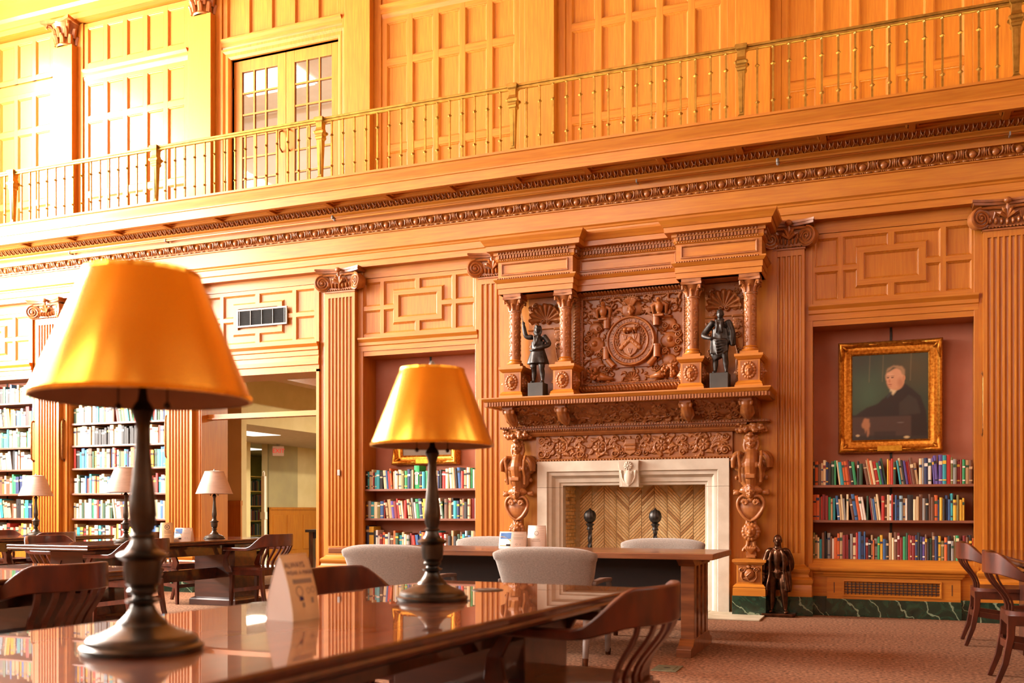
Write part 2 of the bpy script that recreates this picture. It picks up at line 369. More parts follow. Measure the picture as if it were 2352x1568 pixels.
# lower oak wall: solid pieces around niches, doorway and firebox
g = G(); ZT = 4.72
cuts = sorted([(a, b, z, 2.91) for a, b, z in NICHES]+[(DOORX[0], DOORX[1], 0, 2.79), (FX-.80, FX+.80, 0, 1.335)]); x = XL
for a, b, z0, z1 in cuts:
    g.box(x, a, 0, .46, 0, ZT); g.box(a, b, 0, .46, z1, ZT)
    if z0 > 0: g.box(a, b, .02, .46, 0, z0-.03)
    x = b
g.box(x, XR, 0, .46, 0, ZT)
wall = tag(obj('wall_back', g, OAK_V), 'oak panelled long wall of the reading room below the gallery', kind='structure')

def panel_frame_face(poly, y, d):
    """recessed panel: sloping bead down from the frame face and a flat field; polygon runs clockwise seen from the room"""
    g = G(); f = lambda a, b, h: (a, h, b)
    g.sweep(poly, [(0, y), (.004, y), (.009, y+d*.35), (.014, y+d*.45), (.02, y+d*.8), (.022, y+d*.8), (.026, y+d)], closed=True, fn=f)
    n = len(poly); inner = [g.v[i*7+6] for i in range(n)]
    g.add(inner, [tuple(range(n))]); return g
def cw(x0, x1, z0, z1): return [(x0, z0), (x0, z1), (x1, z1), (x1, z0)]
def rect_grid_wall(parent, x0, x1, cols, rows, y, th, stile, mtop=None, matv=OAK_V):
    """stiles and rails proud of the wall with panels between; rows: list of (z0,z1) panel heights"""
    w = (x1-x0-stile*(cols+1))/cols
    cache = {}
    for j in range(cols+1):
        g = G(); g.box(0, stile, y-th, y, rows[0][0]-stile, rows[-1][1]+stile); obj('stile', g, matv, parent, bevel=.003, loc=(x0+j*(w+stile), 0, 0))
    zs = [rows[0][0]-stile]+[None]
    edges = [(rows[0][0]-stile, rows[0][0])]+[(rows[i][1], rows[i+1][0]) for i in range(len(rows)-1)]+[(rows[-1][1], rows[-1][1]+stile)]
    for a, b in edges:
        g = G(); g.box(x0, x1, y-th+.001, y, a, b); obj('rail', g, OAK_H, parent, bevel=.003)
    for z0, z1 in rows:
        me = mesh_of('panel', panel_frame_face(cw(0, w, z0, z1), y-th, th*.9), matv)
        for j in range(cols): put('panel', me, parent, (x0+stile+j*(w+stile), 0, 0))

def fret_panel(parent, x0, x1, z0, z1, vent=False):
    W, Hh = x1-x0, z1-z0; X = lambda u: x0+u*W; Z = lambda v: z0+v*Hh; th = .03
    rects = [(0,.035,0,1),(.965,1,0,1),(.035,.965,0,.06),(.035,.965,.94,1),(.185,.21,.06,.94),(.79,.815,.06,.94),(.035,.185,.47,.53),(.815,.965,.47,.53),
             (.21,.30,.47,.53),(.70,.79,.47,.53),(.485,.515,.06,.24),(.485,.515,.76,.94),(.30,.70,.24,.31),(.30,.70,.69,.76),(.30,.335,.31,.69),(.665,.70,.31,.69)]
    for a, b, c, d in rects:
        g = G(); g.box(X(a), X(b), -th, .0, Z(c), Z(d)); obj('frame_strip', g, OAK_H if (b-a)*W > (d-c)*Hh else OAK_V, parent)
    polys = [cw(.035,.185,.06,.47), cw(.035,.185,.53,.94), cw(.815,.965,.06,.47), cw(.815,.965,.53,.94),
             [(.21,.53),(.21,.94),(.485,.94),(.485,.76),(.30,.76),(.30,.53)], [(.515,.76),(.515,.94),(.79,.94),(.79,.53),(.70,.53),(.70,.76)],
             [(.21,.06),(.21,.47),(.30,.47),(.30,.24),(.485,.24),(.485,.06)], [(.515,.06),(.515,.24),(.70,.24),(.70,.47),(.79,.47),(.79,.06)]]
    if not vent: polys.append(cw(.335,.665,.31,.69))
    for p in polys: obj('panel', panel_frame_face([(X(a), Z(b)) for a, b in p], -th, th*.9), OAK_V, parent)

bays = [(-12.95, -11.20), (-10.56, -8.86), (-8.32, -6.51), (-5.94, -4.38), (-.745, .805), (1.35, 2.9)]
for i, (a, b) in enumerate(bays):
    fret_panel(wall, a, b, 3.12, 3.83, vent=(i == 2))
    g = G(); pr = [(0, 2.905), (.03, 2.905), (.03, 2.96), (.042, 2.963), (.042, 3.02), (.055, 3.03), (.055, 3.065), (.085, 3.10), (.085, 3.12), (.02, 3.125)]
    if i == 2: pr = [(0, 2.79), (.03, 2.79), (.03, 2.84), (.045, 2.85), (.045, 2.9)]+pr[2:]
    g.sweep([(a, 0), (b, 0)], pr); obj('lintel_molding', g, OAK_H, wall)
g = G(); g.box(XL, XR, -.02, 0, 3.84, 3.96); obj('frieze_rail', g, OAK_H, wall)

# green marble base and skirting of the wall
g = G()
for a, b in [(XL, DOORX[0]), (DOORX[1], FX-1.5), (FX+1.5, XR)]: g.box(a, b, -.035, .01, 0, .19)
tag(obj('baseboard_back', g, MARBLE), 'dark green marble base course along the oak wall', kind='structure')

# great entablature: architrave, frieze, cornice with egg and dart
g = G()
g.sweep([(XL, 0), (XR, 0)], [(.0, 3.955), (.13, 3.955), (.13, 4.02), (.138, 4.03), (.146, 4.03), (.146, 4.10), (.155, 4.108), (.16, 4.125), (.18, 4.14), (.18, 4.15), (.12, 4.155), (.12, 4.335), (.14, 4.338), (.14, 4.348),
    (.13, 4.35), (.14, 4.372), (.15, 4.40), (.175, 4.445), (.215, 4.447), (.215, 4.462), (.17, 4.464), (.168, 4.52), (.19, 4.575), (.22, 4.592), (.22, 4.60), (.20, 4.603), (.24, 4.65), (.28, 4.67), (.28, 4.70), (0, 4.70)])
trim = tag(obj('trim_1', g, OAK_H, smooth=30), 'oak entablature with egg and dart course under the gallery', kind='structure')
e = G(); e.ell((0, -.168, 4.405), (.036, .03, .036), 10, 8)
for sx in (-1, 1):
    e.tube([(sx*.028, -.16, 4.372), (sx*.054, -.175, 4.39), (sx*.062, -.19, 4.425), (sx*.05, -.2, 4.443)], [.007, .010, .010, .006], 6)
    e.tube([(sx*.074, -.165, 4.375), (sx*.082, -.18, 4.40), (sx*.078, -.2, 4.443)], [.004, .008, .006], 5)
e.tube([(.0975, -.155, 4.368), (.0975, -.18, 4.40), (.0975, -.2, 4.443)], [.003, .009, .013], 5)
for k in range(3): e.ell((-.02+.02*k, -.148, 4.357), (.006, .007, .008), 6, 4)
for k in (-.085, .03): e.tube([(k, -.148, 4.357), (k+.055, -.148, 4.357)], .007, 6)
em = mesh_of('egg_and_dart', e, CARVED, True); n = int((2.0-XL)/.195)
for k in range(n): put('egg_and_dart', em, trim, (XL+.1+.195*k, 0, 0))
c = G()                                                     # small acanthus course, too fine to pick apart
for k in range(int((2.2-XL)/.075)):
    x = XL+.05+.075*k
    for sx in (-1, 1): c.tube([(x+sx*.006, -.205, 4.608), (x+sx*.026, -.236, 4.63), (x+sx*.016, -.268, 4.66)], [.006, .010, .004], 4)
    c.ell((x+.0375, -.236, 4.632), (.006, .008, .02), 5, 4)
obj('acanthus_course', c, CARVED, trim, True, kind='stuff')

# ------------------------------------------------------------------ gallery balcony
bal = thing('gallery_balcony', 'projecting oak gallery balcony with moulded fascia and coffered underside', 'balcony')
g = G(); g.sweep([(XL, 0), (XR, 0)], [(.585, 4.68), (.585, 4.61), (.64, 4.61), (.64, 4.715), (.652, 4.72), (.652, 4.735), (.645, 4.74), (.655, 4.765), (.68, 4.80), (.69, 4.825), (.688, 4.838), (.705, 4.842), (.705, 4.866), (.50, 4.868), (.50, 4.84)]); obj('fascia', g, OAK_H, bal, 30)
g = G(); g.box(XL, XR, -.60, UY, 4.69, 4.84); obj('floor_slab', g, OAK_H, bal)
g = G(); g.box(XL, XR, -.585, -.545, 4.655, 4.69); g.box(XL, XR, -.32, -.28, 4.655, 4.69); obj('soffit_border', g, OAK_H, bal)
g = G(); g.box(-.03, .03, -.585, -.28, 4.648, 4.69); me = mesh_of('soffit_beam', g, OAK_V)
for k in range(18): put('soffit_beam', me, bal, (1.013+1.59-.797*k, 0, 0))
g = G(); g.sweep([(-.34, -.52), (.34, -.52), (.34, -.34), (-.34, -.34)], [(0, 4.69), (.0, 4.68), (.02, 4.672), (.02, 4.69)], closed=True, fn=lambda a, b, h: (a, b, h)); me = mesh_of('coffer_molding', g, OAK_H)
for k in range(18): put('coffer_molding', me, bal, (1.013+1.59-.3985-.797*k, 0, 0))

# brass railing
rail = thing('balcony_railing', 'brass railing of slim knobbed bars and tapered posts along the gallery', 'railing', (0, -.62, 4.866))
g = G(); g.box(XL, XR, -.026, .026, .69, .714); g.box(XL, XR, -.017, .017, .664, .69); obj('handrail', g, BRASS, rail, bevel=.004)
b = G(); b.box(-.0095, .0095, -.0095, .0095, 0, .675)
for z in (.145, .50): b.lathe([(.009, z-.018), (.026, z), (.009, z+.018)], 4)
b.lathe([(.008, .645), (.016, .66), (.016, .674)], 4)
bm = mesh_of('baluster', b, BRASS)
p = G()
p.extr([(-.036, -.036), (.036, -.036), (.036, .036), (-.036, .036)], 0, .025)
p.sweep([(-.022, -.022), (.022, -.022), (.022, .022), (-.022, .022)], [(.012, .025), (.0, .045), (.012, .46), (.02, .47), (.026, .49), (.022, .50), (.022, .515)], closed=True)
p.sweep([(-.022, -.022), (.022, -.022), (.022, .022), (-.022, .022)], [(.022, .515), (.032, .53), (.034, .555), (.022, .57), (.016, .60), (.018, .66), (.03, .675), (.036, .69), (.036, .715), (.03, .72), (-.022, .72)], closed=True)
for sx in (-1, 1):
    for sy in (-1, 1): p.lathe([(.004, -.012), (.017, -.01), (.017, .01), (.004, .012)], 8, (0, 0, 0), fn=lambda x, y, z, sx=sx, sy=sy: (sx*.052+x, sy*.045+z, .545+y))
p.box(-.012, .012, -.036, -.030, .06, .44)
pm = mesh_of('post', p, BRASS)
for k, xb in enumerate([XB[0]+MOD]+XB):
    put('post', pm, rail, (xb, 0, 0))
    for j in range(1, 16):
        xx = xb-MOD*j/16
        if XL < xx < 1.9: put('baluster', bm, rail, (xx, 0, 0))

# ------------------------------------------------------------------ gallery wall
DUX = (-8.09, -6.45); DUZ = 7.0
g = G()
g.box(XL, DUX[0], UY, UY+.25, 4.7, ZC); g.box(DUX[1], XR, UY, UY+.25, 4.7, ZC); g.box(DUX[0], DUX[1], UY, UY+.25, DUZ, ZC); g.box(DUX[0], DUX[1], UY, UY+.25, 4.7, 4.84)
uw = tag(obj('wall_upper', g, OAK_V), 'oak panelled gallery wall behind the brass railing', kind='structure')
for k, xb in enumerate(XB):
    a, b_ = xb+.28, xb+MOD-.28
    if k == 0: b_ = xb+1.5
    if k == 4:                                             # the bay of the glazed doors
        rect_grid_wall(uw, a, b_, 5, [(7.30, 7.86)], UY, .03, .07)
    else:
        rect_grid_wall(uw, a, b_, 5, [(4.95, 5.47), (5.55, 6.53), (6.61, 7.06)], UY, .03, .07)
        rect_grid_wall(uw, a, b_, 5, [(7.36, 7.86)], UY, .03, .07)
    g = G(); g.sweep([(a, UY), (b_, UY)], [(0, 7.12), (.03, 7.12), (.04, 7.17), (.05, 7.18), (.05, 7.22), (.08, 7.25), (.08, 7.27), (.02, 7.28)]); obj('panel_molding', g, OAK_H, uw)
rect_grid_wall(uw, XB[5]-2.1, XB[5]-.28, 5, [(4.95, 5.47), (5.55, 6.53), (6.61, 7.06)], UY, .03, .07)
rect_grid_wall(uw, XB[5]-2.1, XB[5]-.28, 5, [(7.36, 7.86)], UY, .03, .07)
g = G(); g.sweep([(XL, UY), (XR, UY)], [(0, 7.95), (.16, 7.95), (.16, 8.02), (.18, 8.03), (.18, 8.12), (.21, 8.16), (.15, 8.17), (.15, 8.42), (.2, 8.45), (.3, 8.56), (.45, 8.58), (.45, 8.68), (.52, 8.76), (.52, 8.8), (0, 8.8)]); tag(obj('trim_2', g, OAK_H), 'upper oak entablature over the gallery pilasters', kind='structure')
def corinthian():
    c = G(); c.lathe([(.15, 0), (.16, .02), (.15, .04), (.15, .12), (.17, .22), (.22, .31)], 20)
    for row, (z, h, r, n) in enumerate(((.03, .13, .155, 10), (.11, .15, .16, 10))):
        for i in range(n):
            a = 2*PI*(i+.5*row)/n; ca, sa = math.cos(a), math.sin(a)
            c.tube([(r*ca, r*sa, z), ((r+.01)*ca, (r+.01)*sa, z+h*.5), ((r+.035)*ca, (r+.035)*sa, z+h*.85), ((r+.06)*ca, (r+.06)*sa, z+h*.8)], [.03, .036, .03, .012], 6)
    for a in (45, 135, 225, 315):
        ca, sa = math.cos(R(a)), math.sin(R(a)); c.tube([(.17*ca, .17*sa, .2), (.22*ca, .22*sa, .28), (.27*ca, .27*sa, .29), (.285*ca, .285*sa, .25), (.26*ca, .26*sa, .235)], [.02, .022, .022, .018, .012], 6)
    c.extr([(-.26, -.26), (-.1, -.215), (.1, -.215), (.26, -.26), (.215, 0), (.26, .26), (-.26, .26), (-.215, 0)], .30, .345); return c
cm = mesh_of('capital', corinthian(), CARVED, 40)
for k, xb in enumerate(XB):
    t = thing('gallery_pilaster', ('plain gallery pilaster at the right edge above the portrait bay', 'plain gallery pilaster above the right half of the fireplace', 'plain gallery pilaster above the left half of the fireplace', 'plain gallery pilaster just right of the glazed doors', 'plain gallery pilaster with leafy capital just left of the glazed doors', 'bleached gallery pilaster with leafy capital nearest the window end')[k], 'pilaster', (xb, UY, 4.84), group='gallery pilasters')
    g = G(); g.box(-.28, .28, -.05, 0, 0, 3.1); obj('backing', g, OAK_V, t, bevel=.004)
    g = G(); g.box(-.18, .18, -.15, -.05, .16, 2.78); obj('shaft', g, OAK_V, t, bevel=.005)
    g = G(); g.sweep([(-.18, -.05), (-.18, -.15), (.18, -.15), (.18, -.05)], [(0, 0), (.04, 0), (.04, .1), (.02, .12), (.02, .15), (0, .17)]); obj('base', g, OAK_H, t)
    put('capital', cm, t, (0, -.04, 2.77))

# glazed double doors on the gallery
dr = tag(put('door_1', None), 'pair of glazed oak doors with small panes on the gallery', kind='structure')
dr.location = (0, UY, 4.84)
g = G(); g.sweep([(DUX[0], 0), (DUX[0], 2.16), (DUX[1], 2.16), (DUX[1], 0)], [(0, .1), (0, -.03), (-.03, -.05), (-.07, -.05), (-.10, -.07), (-.13, -.07), (-.13, .0)], fn=lambda a, b, h: (a, h, b)); obj('casing', g, OAK_V, dr)
def door_leaf(x0, x1, hinge):
    l = bpy.data.objects.new('door_leaf', None); COL.objects.link(l); l.parent = dr
    st = .13; z0, z1 = .02, 2.15; a, b = x0+st, x1-st; za, zb = .30, 2.0
    for q in ((x0, a, z0, z1), (b, x1, z0, z1), (a, b, z0, za), (a, b, zb, z1)):
        g = G(); g.box(q[0], q[1], .03, .075, q[2], q[3]); obj('stile', g, OAK_V, l, bevel=.003)
    for i in range(1, 3):
        x = a+(b-a)*i/3; g = G(); g.box(x-.011, x+.011, .035, .07, za, zb); obj('muntin', g, OAK_V, l)
    for j in range(1, 6):
        z = za+(zb-za)*j/6; g = G(); g.box(a, b, .036, .069, z-.011, z+.011); obj('muntin', g, OAK_H, l)
    w, h = (b-a)/3, (zb-za)/6; g = G(); g.box(0, w, .05, .054, 0, h); pm_ = mesh_of('pane', g, GLASS)
    for i in range(3):
        for j in range(6): put('pane', pm_, l, (a+i*w, 0, za+j*h))
    hx = x1-.055 if hinge < 0 else x0+.055
    g = G(); g.tube([(hx, .03, .86), (hx, -.03, .90), (hx, -.035, 1.0), (hx, -.03, 1.1), (hx, .03, 1.14)], .011, 6); obj('handle', g, PULL, l, True)
    for z in (.3, 1.0, 1.8):
        g = G(); hx = x0 if hinge < 0 else x1; g.box(hx-.012, hx+.012, .018, .032, z, z+.13); obj('hinge', g, PULL, l)
xm = (DUX[0]+DUX[1])/2
door_leaf(DUX[0]+.005, xm-.002, -1); door_leaf(xm+.002, DUX[1]-.005, 1)
# bright lobby behind the gallery doors
g = G(); g.box(-10.4, -5.0, 3.0, 3.1, 4.7, 7.6); g.box(-10.4, -10.3, .6, 3, 4.7, 7.6); g.box(-5.1, -5.0, .6, 3, 4.7, 7.6); g.box(-10.4, -5, .6, 3.1, 4.74, 4.84); g.box(-10.4, -5, .6, 3.1, 7.5, 7.6)
lob = tag(obj('wall_lobby', g, WHITE), 'white lobby walls seen through the gallery door panes', kind='structure')
lp = thing('lobby_fill_light', 'added fill light brightening the lobby behind the gallery door panes', 'light', (-8.6, 1.9, 7.49))
g = G(); g.box(-.62, .62, -.32, .32, -.03, 0); g.box(-.6, .6, -.3, .3, -.034, -.03); obj('diffuser', g, LIGHTP, lp)
area_light('lobby_fill_glow', (0, 0, -.06), (0, 0, 0), 1.2, .6, 1500, (1, .96, .9), parent=lp)  # lamp added to make the space behind the door panes bright

# the other sides of the hall
def hall_wall(name, label, horiz, pos, a0, a1, wins, z0, z1, th):
    g = G(); spans = sorted([(c-w/2, c+w/2) for c, w in wins]); cur = a0
    def bx(p, q, s, e): (g.box(p, q, pos-th, pos, s, e) if horiz else g.box(pos-th, pos, p, q, s, e))
    for p, q in spans: bx(cur, p, 0, ZC); bx(p, q, 0, z0); bx(p, q, z1, ZC); cur = q
    bx(cur, a1, 0, ZC); return tag(obj(name, g, OAK_V), label, kind='structure')
hall_wall('wall_left', 'oak end wall with tall bright windows beside the book niches', False, XL, YF, .9, LEFT_WIN, 2.6, 8.5, .3)
hall_wall('wall_front', 'oak wall with tall windows facing the fireplace', True, YF, XL, XR, FRONT_WIN, 2.8, 9.3, .3)
hall_wall('wall_right', 'oak end wall on the far side of the hall', False, XR+.3, YF, .9, LEFT_WIN, 4.6, 9.2, .3)
def hall_window(n, label, M4, w, z0, z1, pm=SKYPANE):
    e = tag(put('window_%d' % n, None), label, kind='structure'); e.matrix_world = M4
    for x in np.linspace(-w/2, w/2, 5):
        g = G(); g.box(x-.03, x+.03, .02, .1, z0, z1); obj('mullion', g, OAK_V, e)
    zs = np.linspace(z0, z1, 8)
    for z in zs:
        g = G(); g.box(-w/2, w/2, .025, .095, z-.025, z+.025); obj('transom', g, OAK_H, e)
    g = G(); g.box(-w/8+.03, w/8-.03, .055, .065, .025, zs[1]-zs[0]-.025); me = mesh_of('pane', g, pm)
    for i in range(4):
        for z in zs[:-1]: put('pane', me, e, (-w/2+w/8+i*w/4, 0, z))
for i, (y, w) in enumerate(LEFT_WIN): hall_window(i+1, ('tall daylit window nearest the book niches', 'middle tall daylit window of the end wall', 'tall daylit window farthest from the book niches')[i], Matrix.Translation((XL, y, 0)) @ Matrix.Rotation(R(90), 4, 'Z'), w, 2.6, 8.5)
for i, (x, w) in enumerate(FRONT_WIN): hall_window(i+4, 'tall window facing the fireplace, number %s from the window end' % ('one', 'two', 'three', 'four', 'five')[i], Matrix.Translation((x, YF, 0)) @ Matrix.Rotation(R(180), 4, 'Z'), w, 2.8, 9.3, SKYPANE if i < 2 else DIMPANE)
for i, (y, w) in enumerate(LEFT_WIN): hall_window(i+9, ('unseen dim window of the opposite end wall nearest the gallery', 'middle unseen dim window of the opposite end wall', 'unseen dim window of the opposite end wall farthest from the gallery')[i], Matrix.Translation((XR, y, 0)) @ Matrix.Rotation(R(-90), 4, 'Z'), w, 4.6, 9.2, SOFTPANE)

# ------------------------------------------------------------------ lower pilasters with scrolled capitals
def flute_poly(w, n, d, y0):
    pts = [(-w/2, 0), (-w/2, y0)]; m = w*.07; fw = (w-2*m)/n
    for i in range(n):
        a = -w/2+m+i*fw+fw*.14; b = a+fw*.72; r = (b-a)/2; pts.append((a, y0))
        for k in range(1, 6):
            t = PI*k/6; pts.append(((a+b)/2-r*math.cos(t), y0+d*math.sin(t)))
        pts.append((b, y0))
    return pts+[(w/2, y0), (w/2, 0)]
def volute(g, M):
    """scroll of a capital, rolled in local xz, axis y"""
    pts = []; rr = []
    for i in range(46):
        f = i/45; a = PI*.5+2*PI*2.6*f; r = .098*(1-.87*f**.85); pts.append((r*math.cos(a), -.028*(.5+f*.5), r*math.sin(a))); rr.append(.015*(1-.5*f))
    v = G(); v.tube(pts, rr, 6); v.ell((0, -.025, 0), (.017, .017, .017), 8, 6)
    v.lathe([(0, -.018), (.098, -.016), (.098, .03), (.088, .07), (.07, .10)], 22, fn=lambda x, y, z: (x, z, y)); g.merge(v, M)
def ionic(w):
    c = G()
    for sx in (-1, 1):
        volute(c, Matrix.Translation((sx*(w/2+.03), -.14, .115)) @ Matrix.Rotation(R(-28*sx), 4, 'Z') @ Matrix.Diagonal((-sx, 1, 1, 1)))
    n = 16; hw = w/2+.09; fr = [(hw*(-1+2*i/n), -.20+.075*(1-(abs(-1+2*i/n))**2)) for i in range(n+1)]
    c.extr([(-hw, 0)]+fr+[(hw, 0)], .235, .262); c.extr([(a*1.03, b-.012) for a, b in [(-hw, 0)]+fr+[(hw, 0)]], .262, .285)
    c.box(-w/2, w/2, -.11, 0, 0, .24); c.box(-w/2-.01, w/2+.01, -.125, 0, .0, .018)
    for k in range(int(w/.03)): c.ell((-w/2+.02+.03*k, -.125, .03), (.012, .012, .009), 8, 5)
    for i in range(7):                                     # eggs and husk between the scrolls
        x = (i-3)*w*.12; c.ell((x, -.12, .075+.006*abs(i-3)), (w*.045, .03, .032), 8, 6)
    for a in range(-2, 3): c.tube([(0, -.125, .11), (a*.03, -.16, .15+.03*(2-abs(a))), (a*.045, -.15, .16+.045*(2-abs(a)))], [.014, .018, .005], 6)
    c.ell((0, -.165, .262), (.035, .03, .03), 10, 8)
    for sx in (-1, 1):
        c.tube([(sx*w*.1, -.13, .20), (sx*w*.3, -.135, .21), (sx*(w/2+.03), -.15, .205)], .012, 6)
        c.tube([(sx*w*.16, -.125, .13), (sx*w*.26, -.14, .16), (sx*w*.3, -.13, .10)], [.01, .014, .004], 6)
    return c
def base_prof(o=0): return [(.0+o, .19), (.075+o, .19), (.075+o, .30), (.07+o, .31), (.085+o, .33), (.085+o, .36), (.065+o, .38), (.05+o, .385), (.04+o, .41), (.045+o, .425), (.055+o, .44), (.055+o, .46), (.035+o, .48), (.02+o, .485), (.0+o, .51)]
def pilaster(x, w, n, label, half=None, dy=.11):
    t = thing('pilaster', label, 'pilaster', (x, 0, 0), group='fluted wall pilasters')
    bw = w/2+.075
    g = G(); g.box(-bw, bw, -.04, 0, .19, 3.955); obj('backing', g, OAK_V, t, bevel=.004)
    g = G(); g.extr(flute_poly(w, n, .018, -dy), .62, 3.62); obj('shaft', g, OAK_V, t, 35)
    g = G(); g.box(-w/2, w/2, -dy, 0, .51, .62); obj('shaft_foot', g, OAK_V, t); g = G(); g.box(-w/2, w/2, -dy, 0, 3.62, 3.71); obj('shaft_neck', g, OAK_V, t)
    g = G(); g.sweep([(-w/2, 0), (-w/2, -dy), (w/2, -dy), (w/2, 0)], base_prof()); obj('base', g, OAK_H, t, 40)
    g = G(); g.sweep([(-w/2, 0), (-w/2, -dy), (w/2, -dy), (w/2, 0)], [(0, 0), (.085, 0), (.085, .19), (0, .19)]); obj('plinth', g, MARBLE, t)
    obj('capital', ionic(w), CARVED, t, 45, loc=(0, 0, 3.68))
    return t
pilaster(-10.83, .40, 7, 'bleached fluted pilaster between the two tall book niches')
pilaster(-8.57, .40, 7, 'fluted pilaster between the book niche and the doorway')
pilaster(-6.16, .40, 7, 'fluted pilaster right of the doorway with a small grey wall switch')
pilaster(-4.16, .36, 5, 'fluted half hidden pilaster tucked against the left side of the fireplace')
pilaster(-.93, .30, 5, 'fluted half hidden pilaster tucked against the right side of the fireplace')
pilaster(1.04, .40, 7, 'fluted pilaster right of the portrait niche at the picture edge')
g = G(); g.box(-6.19, -6.155, -.13, -.11, 1.47, 1.54); tag(obj('wall_switch', g, STEEL, bevel=.003), 'small grey switch plate on the fluted pilaster by the doorway', 'switch')

# oak jambs, transom bar of the doorway
g = G(); g.box(DOORX[0], DOORX[0]+.04, -.03, .5, 0, 2.79); g.box(DOORX[1]-.04, DOORX[1], -.03, .5, 0, 2.79); g.box(DOORX[0], DOORX[1], -.03, .5, 2.76, 2.79)
d2 = tag(obj('door_2', g, OAK_V), 'wide open doorway with oak jambs and a transom bar', kind='structure')
g = G(); g.box(DOORX[0]+.04, DOORX[1]-.04, .10, .2, 2.25, 2.30); g.box(DOORX[0]+.04, DOORX[1]-.04, .08, .22, 2.235, 2.25); obj('transom_bar', g, OAK_H, d2)
for z in (2.32,):
    pass
# ------------------------------------------------------------------ lettering helper
def text_g(txt, size, depth=0.0, align='CENTER'):
    cu = bpy.data.curves.new('t', 'FONT'); cu.body = txt; cu.size = size; cu.extrude = depth; cu.align_x = align; cu.align_y = 'CENTER'; cu.resolution_u = 3
    o = bpy.data.objects.new('t', cu); COL.objects.link(o); me = bpy.data.meshes.new_from_object(o)
    g = G(); g.add([tuple(v.co) for v in me.vertices], [tuple(p.vertices) for p in me.polygons])
    bpy.data.objects.remove(o); bpy.data.curves.remove(cu); bpy.data.meshes.remove(me); return g
def on_wall(y): return lambda a, b, h: (a, y-h, b)

def head(g, c, s, rz=0, hair=0, beard=False):
    """head of height s, chin to crown, facing -y, made of fused masses"""
    M = Matrix.Translation(c) @ Matrix.Rotation(rz, 4, 'Z'); h = G(); q = lambda p, r: h.ell([k*s for k in p], [k*s for k in r], 18, 12)
    q((0, .04, .60), (.36, .44, .40)); q((0, -.08, .36), (.30, .33, .32)); q((0, -.2, .14), (.19, .18, .13)); q((0, -.43, .40), (.065, .10, .11)); q((0, -.38, .47), (.05, .07, .12))
    q((-.14, -.33, .54), (.13, .09, .05)); q((.14, -.33, .54), (.13, .09, .05)); q((0, -.35, .24), (.12, .09, .035)); q((0, -.34, .195), (.10, .09, .035)); q((-.2, -.22, .34), (.12, .12, .12)); q((.2, -.22, .34), (.12, .12, .12))
    q((-.37, .06, .42), (.05, .09, .13)); q((.37, .06, .42), (.05, .09, .13)); q((-.14, -.33, .46), (.055, .05, .035)); q((.14, -.33, .46), (.055, .05, .035))
    h.tube([(0, .06*s, .2*s), (0, .1*s, -.25*s)], [.24*s, .27*s], 10)
    if hair:
        rng = random.Random(3)
        for i in range(26):
            a = rng.uniform(0, 2*PI); z = rng.uniform(.45, .98); r = .40*math.sqrt(max(.05, 1-((z-.6)/.45)**2)); x, y = r*math.cos(a), .06+r*math.sin(a)
            if y < -.22 and z < .72: continue
            q((x, y, z), (.11, .11, .10))
        if hair > 1:
            for sx in (-1, 1): h.tube([(sx*.36*s, .05*s, .6*s), (sx*.42*s, .05*s, .25*s), (sx*.36*s, -.02*s, -.1*s)], [.14*s, .15*s, .1*s], 8)
    g.merge(h, M)

# ------------------------------------------------------------------ stone fireplace
fp = thing('stone_fireplace', 'pale limestone fireplace surround with herringbone brick firebox', 'fireplace', (FX, 0, 0))
PR = [(0, .12), (0, -.10), (-.022, -.104), (-.034, -.125), (-.075, -.13), (-.09, -.15), (-.105, -.178), (-.125, -.185), (-.14, -.185), (-.15, -.21), (-.262, -.21), (-.262, -.05)]
for sx in (-1, 1):
    g = G(); pth = [(-.78, 0), (-.78, 1.30)] if sx < 0 else [(.78, 1.30), (.78, 0)]
    g.sweep(pth, PR, fn=lambda a, b, h: (a, h, b)); obj('jamb', g, STONE, fp, 30)
g = G(); g.sweep([(-.78, 1.303), (-.78, 1.325), (.78, 1.325), (.78, 1.303)], PR, fn=lambda a, b, h: (a, h, b)); obj('lintel', g, STONE, fp, 30)
g = G(); g.add([(-.085, -.235, 1.30), (.085, -.235, 1.30), (.085, .05, 1.30), (-.085, .05, 1.30), (-.115, -.27, 1.58), (.115, -.27, 1.58), (.115, .05, 1.58), (-.115, .05, 1.58)], [(0,3,2,1),(4,5,6,7),(0,1,5,4),(1,2,6,5),(2,3,7,6),(3,0,4,7)])
key = obj('keystone', g, STONE, fp, bevel=.006)
r = Rel(.21, .27, .005); r.rosette(.105, .22, .047, .02, 10); r.dome(.105, .095, .052, .085, .035, .5); r.flat([(.06, .135), (.15, .135), (.15, .165), (.06, .165)], .02)
for sx in (-1, 1): r.stroke([(.105+sx*.075, .155), (.105+sx*.07, .1), (.105+sx*.045, .05), (.105, .015)], .011, .02); r.dome(.105+sx*.078, .16, .017, .017, .024)
g = G(); r.mesh(g, lambda a, b, h: (a-.105, -.234-.035*(b/.28)-h, 1.302+b)); obj('carving', g, STONE, key, True)
